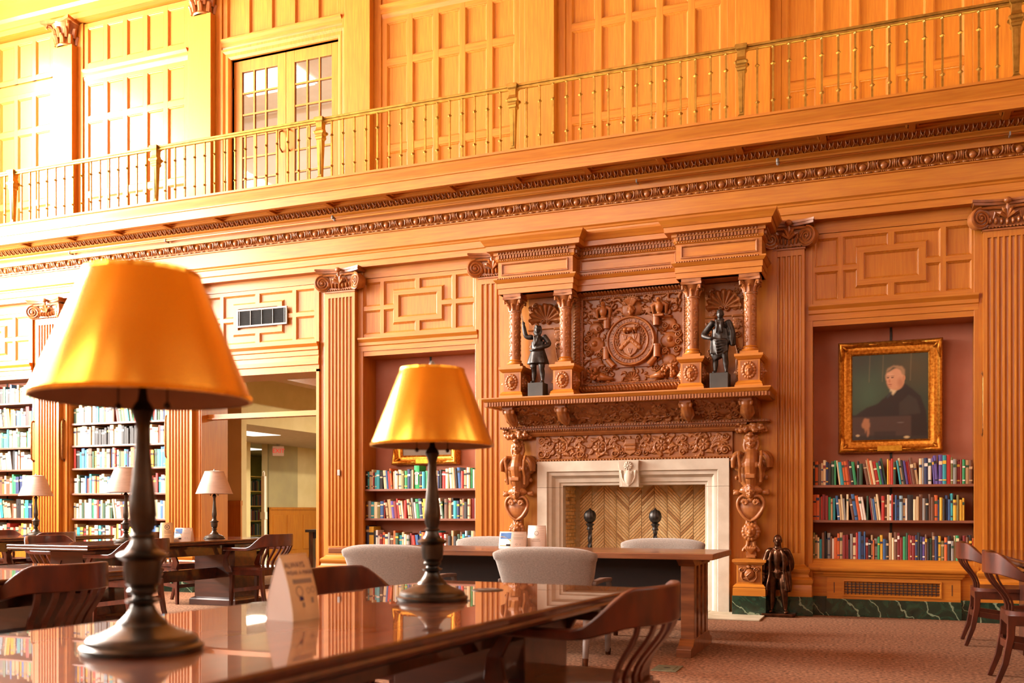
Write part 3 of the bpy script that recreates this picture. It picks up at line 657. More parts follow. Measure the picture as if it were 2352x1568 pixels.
# firebox lining
g = G(); g.box(-.80, .80, .345, .36, 0, 1.36); g.box(-.80, -.785, .0, .35, 0, 1.36); g.box(.785, .80, 0, .35, 0, 1.36); g.box(-.8, .8, .0, .35, 1.345, 1.36); fb = obj('firebox', g, MORTAR, fp)
cwid = .144; pitch = .038; cols = 10; brick_sets = {}
def pbrick(sl, m):
    if (sl, m) in brick_sets: return brick_sets[(sl, m)]
    g = G(); w = cwid-.008; hh = pitch-.008; g.extr([(0, 0), (w, w*sl), (w, w*sl+hh), (0, hh)], .333, .348, lambda a, b, h: (a, h, b)); brick_sets[(sl, m)] = mesh_of('brick', g, BRICKS[m]); return brick_sets[(sl, m)]
rng = random.Random(11); low = G()
for cI in range(cols):
    sl = 1 if (cI//2) % 2 == 0 else -1; x0 = -.72+cI*cwid
    off = 0 if (cI % 2 == 0) == (sl > 0) else 0
    base = -(cwid if sl > 0 else 0)+(cwid*(cI % 2) if sl > 0 else -cwid*(cI % 2))
    for j in range(-8, 48):
        z = base+j*pitch; top = z+(cwid if sl > 0 else 0)+pitch; bot = z-(cwid if sl < 0 else 0)
        if bot < -.02 or top > 1.37: continue
        m = rng.choices(range(5), (4, 4, 3, 1, 4))[0]
        if (top+bot)/2 > .50: put('brick', pbrick(sl, m), fp, (x0+.004, 0, z))
        else: low.extr([(x0, z), (x0+cwid-.008, z+(cwid-.008)*sl), (x0+cwid-.008, z+(cwid-.008)*sl+pitch-.008), (x0, z+pitch-.008)], .333, .348, lambda a, b, h: (a, h, b))
obj('low_brickwork', low, BRICKS[1], fp, kind='stuff')
for sx in (-1, 1):
    g = G()
    for j in range(34):
        for i in range(3):
            y0 = .0+i*.118-(.06 if j % 2 else 0); a, b = max(.0, y0), min(.34, y0+.112)
            if b > a: g.cur = rng.choices(range(5), (4, 4, 3, 1, 4))[0]; g.box(min(sx*.786, sx*.772), max(sx*.786, sx*.772), a, b, j*.04, j*.04+.034)
    obj('side_brickwork', g, BRICKS, fp, kind='stuff')
ht = thing('hearth', 'pale stone hearth slabs in front of the fireplace', 'hearth', (FX, 0, 0))
for i, (a, b) in enumerate(((-1.42, -.86), (-.856, -.30), (-.296, .26), (.264, .84), (.844, 1.42))):
    g = G(); g.box(a, b, -.83, -.02, .0, .014); obj('slab', g, HEARTH, ht, bevel=.003)

for k, px in enumerate((1355, 1505)):
    x = at_wall(px, 1183, -.02)[0]
    a = thing('andiron', ('dark iron andiron with ribbed ball, nearer the left jamb', 'dark iron andiron with ribbed ball, nearer the right jamb')[k], 'andiron', (x, -.02, 0), group='pair of andirons')
    g = G()
    for i in range(48):
        pass
    prof = [(.0, .91), (.03, .915), (.06, .94), (.074, .975), (.07, 1.015), (.05, 1.045), (.02, 1.058), (.008, 1.075), (0, 1.078)]
    n = 36; vs = []; fs = []
    for i in range(n):
        t = 2*PI*i/n; rr = 1-.16*abs(math.cos(t*6))
        for rad, z in prof: vs.append((rad*rr*math.cos(t), rad*rr*math.sin(t), z))
    kk = len(prof)
    for i in range(n):
        for j in range(kk-1): fs.append((i*kk+j, ((i+1) % n)*kk+j, ((i+1) % n)*kk+j+1, i*kk+j+1))
    g.add(vs, fs); obj('ball', g, BLACKB, a, True)
    g = G(); g.lathe([(.0, .83), (.03, .835), (.036, .85), (.028, .865), (.03, .88), (.045, .895), (.045, .905), (.02, .915)], 16)
    vs = []; m = 40
    for i in range(m+1):
        z = .3+.53*i/m
        for j in range(8):
            t = 2*PI*j/8+i*.22; q = .02*(1.25 if j % 2 else .85); vs.append((q*math.cos(t), q*math.sin(t), z))
    g.add(vs, [(i*8+j, i*8+(j+1) % 8, (i+1)*8+(j+1) % 8, (i+1)*8+j) for i in range(m) for j in range(8)])
    g.lathe([(.0, .26), (.03, .265), (.034, .285), (.02, .30)], 14); obj('twisted_post', g, BLACKB, a, 50)
    g = G(); g.tube([(-.12, -.03, .012), (-.09, 0, .16), (0, 0, .27), (.09, 0, .16), (.12, -.03, .012)], .018, 8); g.tube([(0, 0, .14), (0, .3, .12)], .014, 6); g.tube([(0, .29, .12), (0, .29, .0)], .012, 6); obj('feet', g, BLACKB, a, True)

# ------------------------------------------------------------------ carved oak mantel
mn = thing('oak_mantel', 'carved oak mantel with figure supports framing the stone fireplace', 'mantel', (FX, 0, 0))
g = G(); g.box(-1.51, -1.04, -.12, 0, 0, 2.2); g.box(1.04, 1.51, -.12, 0, 0, 2.2); g.box(-1.04, 1.04, -.12, 0, 1.555, 2.2); obj('backboard', g, OAK_V, mn)
for sx in (-1, 1):
    g = G(); g.box(min(sx*1.51, sx*1.57), max(sx*1.51, sx*1.57), -.09, 0, 0, 3.95); obj('edge_strip', g, OAK_V, mn, bevel=.004)
# carved frieze over the stone
r = Rel(2.14, .25, .0052); cx = 1.07
for k in (-1, 1):
    for i, xx in enumerate((.34, .78)):
        x = cx+k*xx; r.rosette(x, .125, .062, .030, 8); r.spiral(x, .125, .098, 1.0, .013, .026, k*(1 if i else -1), PI/2*(1 if i else -1), eye=False)
        for j in range(8):
            a = 2*PI*j/8+.2; r.leaf(x+.085*math.cos(a), .125+.085*math.sin(a), x+.155*math.cos(a+.5), .125+.12*math.sin(a+.5), .022, .026)
    for x0, x1 in ((.1, .24), (.44, .68), (.88, 1.0)):
        m = cx+k*(x0+x1)/2
        for zz in (.05, .2): r.spiral(m, zz, .04, 1.5, .010, .026, k*(1 if zz < .1 else -1), 0); r.leaf(m-.06, .125, m+.05, zz, .025, .028); r.leaf(m+.06, .125, m-.02, zz+.02, .02, .024)
        r.dome(m, .125, .022, .022, .03)
    r.spiral(cx+k*1.0, .06, .05, 1.6, .012, .03, k); r.spiral(cx+k*1.0, .2, .04, 1.6, .012, .03, -k); r.leaf(cx+k*.86, .13, cx+k*1.03, .13, .03, .03)
rg2 = random.Random(31)
for j in range(150):
    a, b = rg2.uniform(.04, 2.1), rg2.uniform(.02, .23); t = rg2.uniform(0, 2*PI); r.leaf(a, b, a+.05*math.cos(t), b+.045*math.sin(t), .012, .018, rg2.uniform(-.5, .5))
r.flat([(cx-.062, .06), (cx, .025), (cx+.062, .06), (cx+.062, .2), (cx-.062, .2)], .024); r.stroke([(cx-.06, .135), (cx+.06, .135)], .01, .04); r.stroke([(cx-.05, .09), (cx+.05, .09)], .014, .036)
for sx in (-1, 1): r.spiral(cx+sx*.085, .21, .028, 1.4, .009, .03, sx); r.spiral(cx+sx*.085, .05, .026, 1.4, .009, .03, -sx)
g = G(); r.mesh(g, lambda a, b, h: (a-1.07, -.165-h, 1.613+b)); g.box(-1.07, 1.07, -.164, -.11, 1.613, 1.863); obj('scroll_frieze', g, CARVED, mn, True)
g = G(); g.sweep([(-1.09, -.12), (-1.09, -.17), (1.09, -.17), (1.09, -.12)], [(0, 1.555), (.03, 1.56), (.03, 1.578), (.012, 1.582), (.03, 1.60), (.035, 1.612), (0, 1.614)]); obj('lower_molding', g, CARVED, mn)
g = G()
for k in range(66): g.ell((-1.09+.0335*k, -.196, 1.594), (.0125, .014, .013), 8, 6)
obj('egg_row', g, CARVED, mn, True, kind='stuff')
g = G(); g.sweep([(-1.14, -.12), (-1.14, -.18), (1.14, -.18), (1.14, -.12)], [(0, 1.862), (.02, 1.866), (.05, 1.89), (.055, 1.905), (.065, 1.908), (.085, 1.93), (.085, 1.945), (.0, 1.948)]); obj('upper_molding', g, CARVED, mn)
g = G(); g.sweep([(-1.42, -.12), (-1.42, -.27), (1.42, -.27), (1.42, -.12)], [(0, 1.945), (.03, 1.948), (.03, 1.968), (0, 1.972)]); obj('bead_shelf', g, CARVED, mn)
g = G()
for k in range(95): g.ell((-1.44+.0306*k, -.302, 1.96), (.010, .010, .010), 6, 5)
for k in range(90): g.tube([(-1.2+.0267*k, -.255, 1.912), (-1.19+.0267*k, -.27, 1.934)], .007, 4)
obj('bead_row', g, CARVED, mn, True, kind='stuff')
# carved cove under the shelf
r = Rel(2.70, .26, .0056); rng = random.Random(5)
for cxx, ww in ((1.35, .56), (.34, .24), (2.36, .24)):
    r.dome(cxx, .13, .075, .06, .03, .4); r.shell(cxx, .11, .075, .042, 7)
    for sx in (-1, 1):
        r.spiral(cxx+sx*.11, .09, .045, 1.6, .012, .03, sx); r.spiral(cxx+sx*.12, .19, .035, 1.5, .011, .028, -sx)
        if ww > .3:
            r.flat([(cxx+sx*.36-.07, .10), (cxx+sx*.36-.07, .2), (cxx+sx*.36+.07, .2), (cxx+sx*.36+.07, .10)], .014)
            k = r.win(cxx+sx*.36-.05, cxx+sx*.36+.05, .115, .185); r.put(k, .014+.03*np.clip(1-np.maximum(np.abs(r.X[k]-cxx-sx*.36)/.05, np.abs(r.Z[k]-.15)/.035), 0, 1))
            for j in range(14):
                a, b = cxx+sx*rng.uniform(.18, .54), rng.uniform(.03, .1); t = rng.uniform(0, 2*PI); r.leaf(a, b, a+.07*math.cos(t), b+.05*math.sin(t), .02, .03)
            r.stroke([(cxx+sx*.2, .04), (cxx+sx*.5, .10)], .008, .026)
            for j in range(10): r.dome(cxx+sx*(.25+.022*(j % 4)), .05+.018*(j//4), .012, .012, .03)
        else:
            for j in range(12):
                a, b = cxx+sx*rng.uniform(.05, .2), rng.uniform(.03, .22); t = rng.uniform(0, 2*PI); r.leaf(a, b, a+.06*math.cos(t), b+.05*math.sin(t), .018, .026)
for j in range(230):
    a, b = rng.uniform(.03, 2.67), rng.uniform(.02, .24); t = rng.uniform(0, 2*PI); r.leaf(a, b, a+.055*math.cos(t), b+.045*math.sin(t), .013, .024, rng.uniform(-.5, .5))
for j in range(30): r.spiral(rng.uniform(.05, 2.65), rng.uniform(.04, .22), .028, 1.4, .009, .03, rng.choice((-1, 1)))
def cove(a, b, h):
    t = b/.26; y = -.255-.27*t**1.8; return (a-1.35, y-h*.8, 1.972+.19*t-h*.35)
g = G(); r.mesh(g, cove); obj('cove_carving', g, CARVED, mn, True)
g = G()
for sx in (-1, 1): g.add([(sx*1.35, -.12, 1.972), (sx*1.35, -.255, 1.972)]+[(sx*1.35, -.255-.27*(t/6)**1.8, 1.972+.19*t/6) for t in range(1, 7)]+[(sx*1.35, -.12, 2.162)], [tuple(range(9)) if sx > 0 else tuple(range(9))[::-1]])
obj('cove_end', g, CARVED, mn)
for x in (-1.255, -.66, .66, 1.255):                            # brackets with leaf faces
    g = G(); limb(g, [(x, -.50, 2.15), (x, -.515, 2.11), (x, -.46, 2.06), (x, -.38, 2.02), (x, -.32, 1.99)], [.05, .06, .06, .05, .035], 10); g.box(x-.06, x+.06, -.57, -.3, 2.13, 2.165)
    head(g, (x, -.46, 2.035), .10)
    for sx in (-1, 1):
        g.tube([(x+sx*.045, -.5, 2.14), (x+sx*.06, -.55, 2.12), (x+sx*.05, -.54, 2.09)], .016, 6); g.tube([(x+sx*.05, -.47, 2.09), (x+sx*.06, -.42, 2.02), (x+sx*.03, -.37, 1.985)], .014, 6)
    obj('bracket', g, CARVED, mn, remesh=.005, rsm=4)
# mantel shelf
sh = obj('shelf', G().sweep([(-1.42, -.12), (-1.42, -.60), (1.42, -.60), (1.42, -.12)], [(0, 2.16), (.055, 2.162), (.055, 2.205), (.065, 2.21), (.085, 2.235), (.09, 2.24), (.09, 2.253), (0, 2.254)]).box(-1.45, 1.45, -.65, -.1, 2.165, 2.25), OAK_H, mn)
g = G()
for k in range(96): x = -1.455+.0306*k; g.box(x, x+.017, -.672, -.65, 2.163, 2.204)
for k in range(16):
    y = -.64+.0306*k
    for sx in (-1, 1): g.box(min(sx*1.475, sx*1.497), max(sx*1.475, sx*1.497), y, y+.017, 2.163, 2.204)
obj('fluting', g, CARVED, sh, kind='stuff')

# figure supports
def term_body():
    g = G(); e = lambda c, r, *k: g.ell(c, r, 18, 12)
    # strapwork body, wedge to the pedestal
    limb(g, [(0, .02, 1.62), (0, 0, 1.52), (0, .0, 1.40), (0, .02, 1.30)], [.12, .145, .115, .10], 16, squash=.7)
    for sx in (-1, 1):
        g.bars([(sx*.105, -.075, 1.655), (sx*.112, -.125, 1.60), (sx*.10, -.115, 1.50), (sx*.105, -.085, 1.42), (sx*.10, -.075, 1.335)], .026, .03, Vector((0, 1, 0)))
        for i in range(5):                                # shoulder pleats
            a = i/4; limb(g, [(sx*(.115+.03*a), -.07+.10*a, 1.64), (sx*(.165+.02*a), -.075+.11*a, 1.58), (sx*(.175+.02*a), -.07+.12*a, 1.49)], [.02, .028, .018], 14)
        e((sx*.13, .02, 1.60), (.07, .09, .06)); e((sx*.135, .02, 1.54), (.055, .07, .09)); g.lathe([(.0, -.012), (.022, -.01), (.034, 0), (.022, .012)], 12, fn=lambda x, y, z, sx=sx: (sx*.06+x, -.112+z, 1.51+y))
        e((sx*.145, 0, 1.385), (.022, .03, .026)); e((sx*.14, -.01, 1.235), (.04, .025, .03)); e((sx*.165, -.01, 1.25), (.018, .02, .018)); e((sx*.165, -.01, 1.222), (.018, .02, .018))
        limb(g, [(0, -.06, 1.17), (sx*.075, -.06, 1.20), (sx*.125, -.055, 1.15), (sx*.12, -.055, 1.07), (sx*.06, -.06, .98), (0, -.06, .945)], [.014, .018, .018, .017, .016, .014], 14)
        for i in range(16):
            a = 2*PI*1.5*i/15; q = .03*(1-.6*i/15); 
            e((sx*(.055+q*math.cos(a)), -.085, 1.135+q*math.sin(a)), .011, 6, 5)
        limb(g, [(sx*.035, -.03, .945), (sx*.04, -.03, .9), (sx*.045, -.03, .79), (sx*.03, -.03, .74), (sx*.045, -.03, .66)], .02, 8)
        g.lathe([(.012, -.03), (.036, -.03), (.036, .03), (.012, .03)], 14, fn=lambda x, y, z, sx=sx: (sx*.085+x, -.035+z, .61+y)); limb(g, [(sx*.03, -.03, .70), (sx*.07, -.03, .66), (sx*.075, -.03, .64)], .018, 8)
    g.ell((0, .01, 1.43), (.135, .085, .17), 20, 14); g.ell((0, .0, 1.5), (.15, .10, .12), 20, 14); g.box(-.045, .045, -.03, .05, .57, .96); g.box(-.05, .05, -.13, -.09, 1.375, 1.415)
    e((0, -.02, 1.075), (.128, .05, .135)); e((0, -.09, 1.54), (.04, .03, .03))
    e((0, -.03, 1.255), (.115, .045, .055)); head(g, (0, -.055, 1.175), .135, hair=1)
    # lion mask
    for i in range(14):
        a = 2*PI*i/14; e((.07*math.cos(a), -.045, .835+.07*math.sin(a)), (.028, .03, .028), 8, 6)
    e((0, -.07, .84), (.055, .05, .06)); e((0, -.115, .825), (.022, .03, .025)); e((0, -.105, .80), (.035, .025, .02)); e((-.028, -.10, .86), .016); e((.028, -.10, .86), .016)
    for sx in (-1, 1): g.lathe([(.03, -.015), (.048, -.01), (.048, .015), (.03, .02)], 14, fn=lambda x, y, z, sx=sx: (sx*.085+x, -.0+z, .835+y))
    for a in range(-2, 3): limb(g, [(0, -.05, .62), (a*.02, -.07, .67), (a*.028, -.06, .70-.01*abs(a))], [.014, .016, .006], 14)
    # neck, head with curls, fruit basket
    limb(g, [(0, 0, 1.62), (0, -.01, 1.70)], [.07, .05], 14); head(g, (0, -.03, 1.672), .155, hair=2)
    for sx in (-1, 1): g.lathe([(.008, -.03), (.03, -.03), (.03, .02), (.01, .03)], 14, fn=lambda x, y, z, sx=sx: (sx*.062+x, -.095+z, 1.81+y))
    e((0, -.09, 1.815), (.03, .03, .028))
    rng = random.Random(9)
    for i in range(46):
        a = rng.uniform(PI, 2*PI); z = rng.uniform(1.855, 1.925); q = rng.uniform(.08, .155); e((1.15*q*math.cos(a), .03+q*math.sin(a)*.85, z), rng.uniform(.016, .028), 7, 5)
    g.ell((0, .02, 1.885), (.15, .10, .055)); return g
tm = mesh_of('figure', term_body(), CARVED, True)
for sx in (-1, 1):
    o = put('figure', tm, mn, (sx*1.265, -.20, 0)); o['label'] = 'carved bust support with fruit basket on its head'
    m = o.modifiers.new('r', 'REMESH'); m.mode = 'VOXEL'; m.voxel_size = .0045; m.use_smooth_shade = True; k_ = o.modifiers.new('s', 'SMOOTH'); k_.iterations = 2
    for j in range(1):
        g = G(); x = sx*1.265; g.box(x-.125, x+.125, -.36, -.1, .20, .545)
        pd = obj('pedestal', g, OAK_V, mn, bevel=.003)
        g = G(); g.sweep([(x-.125, -.1), (x-.125, -.36), (x+.125, -.36), (x+.125, -.1)], [(0, .2), (.035, .2), (.035, .27), (.03, .275), (.035, .29), (.012, .315), (0, .318)]); obj('pedestal_foot', g, OAK_H, pd); g = G(); g.sweep([(x-.125, -.1), (x-.125, -.36), (x+.125, -.36), (x+.125, -.1)], [(0, .505), (.012, .51), (.03, .53), (.04, .535), (.04, .56), (-.12, .565)]); obj('pedestal_cap', g, OAK_H, pd)
        g = G(); g.box(x-.165, x+.165, -.40, -.1, 0, .2); obj('pedestal_base', g, MARBLE, pd, bevel=.003)
        r = Rel(.22, .2, .004); r.dome(.11, .1, .052, .062, .03, .4); r.stroke([(.085, .07), (.13, .12)], .008, .036)
        for s2 in (-1, 1): r.spiral(.11+s2*.07, .145, .03, 1.5, .009, .026, s2); r.stroke([(.11+s2*.07, .115), (.11+s2*.075, .06), (.11+s2*.06, .03)], .012, .022, .006); r.leaf(.11+s2*.02, .165, .11+s2*.06, .17, .016, .024); r.leaf(.11+s2*.06, .04, .11+s2*.0, .015, .016, .024)
        r.dome(.11, .18, .02, .02, .028); r.leaf(.11, .165, .11, .2, .016, .03)
        g = G(); r.mesh(g, lambda a, b, h, x=x: (x-.11+a, -.361-h*1.2, .335+b*.85)); obj('crest', g, CARVED, pd, True)

# ------------------------------------------------------------------ carved oak overmantel
om = thing('oak_overmantel', 'tall carved oak overmantel with columns, niches and coat of arms', 'overmantel', (FX, 0, 2.254))
Z0 = 2.254; ZF = lambda z: z-Z0
g = G(); g.box(-1.51, 1.51, -.12, 0, 0, ZF(3.95)); obj('backboard', g, OAK_V, om)
def ent_path(d, w=1.40, i=.55, c=-.30, f=-.47): return [(-w-d*0, -.12), (-w, f), (-i, f), (-i, c), (i, c), (i, f), (w, f), (w, -.12)]
g = G(); g.sweep(ent_path(0), [(-.1, ZF(3.40)), (0, ZF(3.40)), (0, ZF(3.455)), (.01, ZF(3.46)), (.01, ZF(3.515)), (.02, ZF(3.52)), (.045, ZF(3.55)), (.045, ZF(3.565)), (.0, ZF(3.57)), (0, ZF(3.745)), (.015, ZF(3.75)), (.025, ZF(3.77)), (.02, ZF(3.775)), (.02, ZF(3.812)), (.04, ZF(3.815)), (.04, ZF(3.845)), (.10, ZF(3.85)), (.105, ZF(3.90)), (.115, ZF(3.905)), (.13, ZF(3.93)), (.155, ZF(3.965)), (.16, ZF(3.985)), (-.1, ZF(3.99))]); en = obj('entablature', g, OAK_H, om)
for a, b, f in ((-1.39, -.56, -.44), (-.55, .55, -.28), (.56, 1.39, -.44)): en_ = G(); en_.box(a, b, f, -.1, ZF(3.40), ZF(3.98)); obj('core', en_, OAK_H, om)
g = G(); g2 = G()
for (xa, ya), (xb, yb) in zip(ent_path(0)[:-1], ent_path(0)[1:]):
    L = math.hypot(xb-xa, yb-ya); dx, dy = (xb-xa)/L, (yb-ya)/L; nx, ny = dy, -dx
    for k in range(int(L/.034)):
        s = .01+.034*k+.01; x, y = xa+dx*s, ya+dy*s
        rot = Matrix.Rotation(math.atan2(dy, dx), 3, 'Z'); g.cbox((x+nx*.03, y+ny*.03, ZF(3.793)), (.018, .024, .034), rot); g2.ell((x+nx*.045, y+ny*.045, ZF(3.832)), (.011, .011, .013), 6, 5)
    for k in range(int(L/.026)):
        s = .012+.026*k; g2.ell((xa+dx*s+nx*.046, ya+dy*s+ny*.046, ZF(3.558)), (.012, .009, .008), 5, 4); g2.ell((xa+dx*s+nx*.02, ya+dy*s+ny*.02, ZF(3.762)), (.012, .008, .007), 5, 4)
obj('dentil_row', g, CARVED, om, kind='stuff'); obj('bead_row', g2, CARVED, om, True, kind='stuff')
for a, b, f in ((-1.36, -.60, -.47), (-.52, .52, -.30), (.60, 1.36, -.47)):
    g = G(); z0, z1 = ZF(3.60), ZF(3.73); g.sweep([(a, z0), (a, z1), (b, z1), (b, z0)], [(0, f), (0, f-.015), (.01, f-.016), (.02, f-.004)], closed=True, fn=lambda p, q, h: (p, h, q)); obj('frieze_panel', g, CARVED, om)
# columns on mask pedestals
def col_relief():
    r = Rel(2*PI*.062, .52, .0045); rng = random.Random(2)
    for k in range(5):
        z = .06+.1*k
        for m in range(4):
            x = 2*PI*.062*(m+.5)/4; r.rosette(x, z, .02, .006, 6) if (k+m) % 2 else r.spiral(x, z, .026, 1.2, .005, .006, 1 if m % 2 else -1)
            r.leaf(x-.03, z+.05, x+.02, z+.03, .011, .006); r.leaf(x+.035, z+.02, x+.01, z+.065, .010, .006)
    return r
cr_ = col_relief(); cg = G(); cr_.mesh(cg, lambda a, b, h: ((.062+h)*math.cos(a/.062), (.062+h)*math.sin(a/.062), .085+b)); shaft_me = mesh_of('shaft', cg, CARVED, True)
bg_ = G(); bg_.box(-.09, .09, -.09, .09, 0, .03); bg_.lathe([(.085, .03), (.09, .04), (.085, .052), (.072, .056), (.07, .068), (.076, .074), (.07, .082), (.062, .088)], 24); cbase_me = mesh_of('column_base', bg_, OAK_H, 40)
cc = G(); cc.lathe([(.062, .6), (.072, .605), (.072, .615), (.06, .62), (.06, .65), (.068, .70), (.085, .735)], 20)
for a in range(8):
    t = 2*PI*a/8; ca, sa = math.cos(t), math.sin(t); cc.tube([(.06*ca, .06*sa, .625), (.068*ca, .068*sa, .665), (.09*ca, .09*sa, .685), (.098*ca, .098*sa, .675)], [.015, .018, .014, .006], 6)
for a in (45, 135, 225, 315):
    ca, sa = math.cos(R(a)), math.sin(R(a)); cc.tube([(.07*ca, .07*sa, .68), (.10*ca, .10*sa, .725), (.125*ca, .125*sa, .72), (.125*ca, .125*sa, .695), (.108*ca, .108*sa, .70)], [.012, .014, .014, .012, .008], 6)
cc.extr([(-.105, -.105), (0, -.085), (.105, -.105), (.085, 0), (.105, .105), (0, .085), (-.105, .105), (-.085, 0)], .735, .76); cc.box(-.1, .1, -.1, .1, .76, .80); ccap_me = mesh_of('column_capital', cc, CARVED, 50)
r = Rel(.17, .19, .0036); r.face(.085, .095, .085, .115, .05)
for i in range(15): a = 2*PI*i/15; r.dome(.085+.055*math.cos(a), .095+.07*math.sin(a), .018, .018, .02)
mk = G(); r.mesh(mk, lambda a, b, h: (a-.085, -h, b-.095)); mask_me = mesh_of('mask', mk, CARVED, True)
for x in (-1.245, -.665, .70, 1.275):
    y = -.36; pd = bpy.data.objects.new('column', None); COL.objects.link(pd); pd.parent = om; pd.location = (x, y, 0)
    g = G(); g.box(-.105, .105, -.105, .24, .0, .345); obj('pedestal', g, OAK_V, pd)
    g = G(); pth = [(-.105, .24), (-.105, -.105), (.105, -.105), (.105, .24)]; g.sweep(pth, [(0, 0), (.03, 0), (.03, .04), (.022, .05), (.025, .06), (0, .085)]); obj('pedestal_foot', g, OAK_H, pd); g = G(); g.sweep(pth, [(0, .29), (.01, .295), (.03, .32), (.035, .325), (.035, .35), (-.1, .352)]); obj('pedestal_cap', g, OAK_H, pd)
    put('mask', mask_me, pd, (0, -.1065, .185)); put('mask', mask_me, pd, (-.1065, .0, .185), (0, 0, R(-90))); put('mask', mask_me, pd, (.1065, .0, .185), (0, 0, R(90)))
    put('column_base', cbase_me, pd, (0, 0, .352)); put('shaft', shaft_me, pd, (0, 0, .352)); put('column_capital', ccap_me, pd, (0, 0, .352))
# shell niches
for k, (xa, xb) in enumerate(((-1.15, -.76), (.80, 1.17))):
    w, h = xb-xa+.02, 1.14; r = Rel(w, h, .005); cx = w/2; rng = random.Random(4)
    r.flat([(0, 0), (.075, 0), (.075, .34), (.045, .40), (.09, .55), (.1, .62), (.07, .66), (.06, .72), (.10, .75), (.10, .79), (0, .79)], .03); r.flat([(w, 0), (w-.075, 0), (w-.075, .34), (w-.045, .40), (w-.09, .55), (w-.1, .62), (w-.07, .66), (w-.06, .72), (w-.10, .75), (w-.10, .79), (w, .79)], .03)
    r.flat([(0, .79), (w, .79), (w, h), (0, h)], .02)
    for s_ in (0, 1):
        q = (lambda v: v) if s_ == 0 else (lambda v: w-v); d = 1 if s_ == 0 else -1
        r.spiral(q(.055), .60, .035, 1.7, .010, .05, d); r.spiral(q(.05), .44, .024, 1.4, .008, .045, -d); r.spiral(q(.045), .36, .022, 1.4, .008, .045, d)
        for j in range(9): a = rng.uniform(0, 2*PI); r.leaf(q(.06), .70, q(.06)+.06*math.cos(a), .70+.05*math.sin(a), .02, .055)
        for j in range(16): x, z = q(rng.uniform(.02, .11)), rng.uniform(.82, 1.1); a = rng.uniform(0, 2*PI); r.leaf(x, z, x+.06*math.cos(a), z+.06*math.sin(a), .018, .045)
        r.stroke([(q(0), .785), (q(.105), .785)], .012, .05); r.stroke([(q(.045), .35), (q(.08), .5), (q(.095), .6)], .006, .04); r.spiral(q(.075), 1.02, .032, 1.5, .01, .05, -d)
    r.shell(cx, .88, .185, .085, 9, R(-10), R(190)); r.spiral(cx-.03, .868, .024, 1.3, .010, .07, 1); r.spiral(cx+.03, .868, .024, 1.3, .010, .07, -1)
    g = G(); r.mesh(g, lambda a, b, hh, xa=xa: (xa-.01+a, -.135-hh, b+.005)); obj('shell_niche', g, CARVED, om, True)
# coat of arms panel
AX0, AX1, AZ0, AZ1 = -.56, .585, ZF(2.40), ZF(3.36)
g = G(); g.sweep([(AX0, AZ0), (AX0, AZ1), (AX1, AZ1), (AX1, AZ0)], [(-.075, -.13), (-.075, -.19), (-.06, -.215), (-.03, -.22), (-.01, -.20), (0, -.17), (.02, -.17), (.03, -.16), (.03, -.13)], closed=True, fn=lambda a, b, h: (a, h, b)); fr = obj('arms_frame', g, CARVED, om, 50)
g = G(); g2 = G()
def along(n, fn):
    L = [(AX0, AZ0, AX1, AZ0), (AX1, AZ0, AX1, AZ1), (AX1, AZ1, AX0, AZ1), (AX0, AZ1, AX0, AZ0)]
    for x0, z0, x1, z1 in L:
        m = int(math.hypot(x1-x0, z1-z0)/n)
        for k in range(m): f = (k+.5)/m; fn(x0+(x1-x0)*f, z0+(z1-z0)*f, (z1-z0, x0-x1), math.atan2(z1-z0, x1-x0))
def lf(x, z, nrm, a):
    l = math.hypot(*nrm); nx, nz = nrm[0]/l, nrm[1]/l; ca, sa = math.cos(a), math.sin(a)
    g.tube([(x+nx*.008-ca*.02, -.20, z+nz*.008-sa*.02), (x+nx*.035, -.228, z+nz*.035), (x+nx*.068+ca*.022, -.205, z+nz*.068+sa*.022)], [.008, .013, .006], 5)
along(.034, lf); along(.019, lambda x, z, n_, a: g2.ell((x-n_[0]/math.hypot(*n_)*.012, -.175, z-n_[1]/math.hypot(*n_)*.012), .0075, 6, 5))
obj('leaf_carving', g, CARVED, fr, True, kind='stuff'); obj('bead_row', g2, CARVED, fr, True, kind='stuff')
w, h = AX1-AX0, AZ1-AZ0; r = Rel(w, h, .0048); cx, cz = w/2, h*.47; rng = random.Random(21)
for sx in (-1, 1):
    X = lambda u: cx+sx*u
    for (u, v, rr) in ((.40, .44, .075), (.40, .24, .06), (.40, .62, .06)): r.dome(X(u), v, rr*1.25, rr, .03, .25); 
    r.dome(X(.41), cz, .09, .08, .035, .3); r.dome(X(.41), cz, .036, .036, .07)
    for (u, v, s_) in ((.47, .57, 1), (.48, .35, -1), (.36, .33, 1), (.36, .60, -1), (.30, .72, 1), (.27, .16, -1), (.50, .50, -1), (.50, .42, 1)): r.spiral(X(u), v, .035, 1.6, .011, .05, s_*sx)
    for j in range(40):                                                   # foliage of the upper corners
        a, b = X(rng.uniform(.10, .53)), rng.uniform(.72, .93); t = rng.uniform(0, 2*PI); r.leaf(a, b, a+.09*math.cos(t), b+.07*math.sin(t), .017, .045)
    for j in range(16): a, b = X(rng.uniform(.3, .54)), rng.uniform(.03, .25); t = rng.uniform(0, 2*PI); r.leaf(a, b, a+.07*math.cos(t), b+.06*math.sin(t), .016, .04)
    r.stroke([(X(.24), .69), (X(.42), .69)], .014, .06); r.stroke([(X(.20), .66), (X(.28), .56)], .012, .04)
    r.stroke([(X(.26), .04), (X(.33), .10), (X(.40), .11)], .03, .05, .045)
for (u, v) in ((0, .06),): r.shell(cx, .045, .085, .05, 9, R(-20), R(200))
r.dome(cx, h*.83, .12, .10, .05, .3)
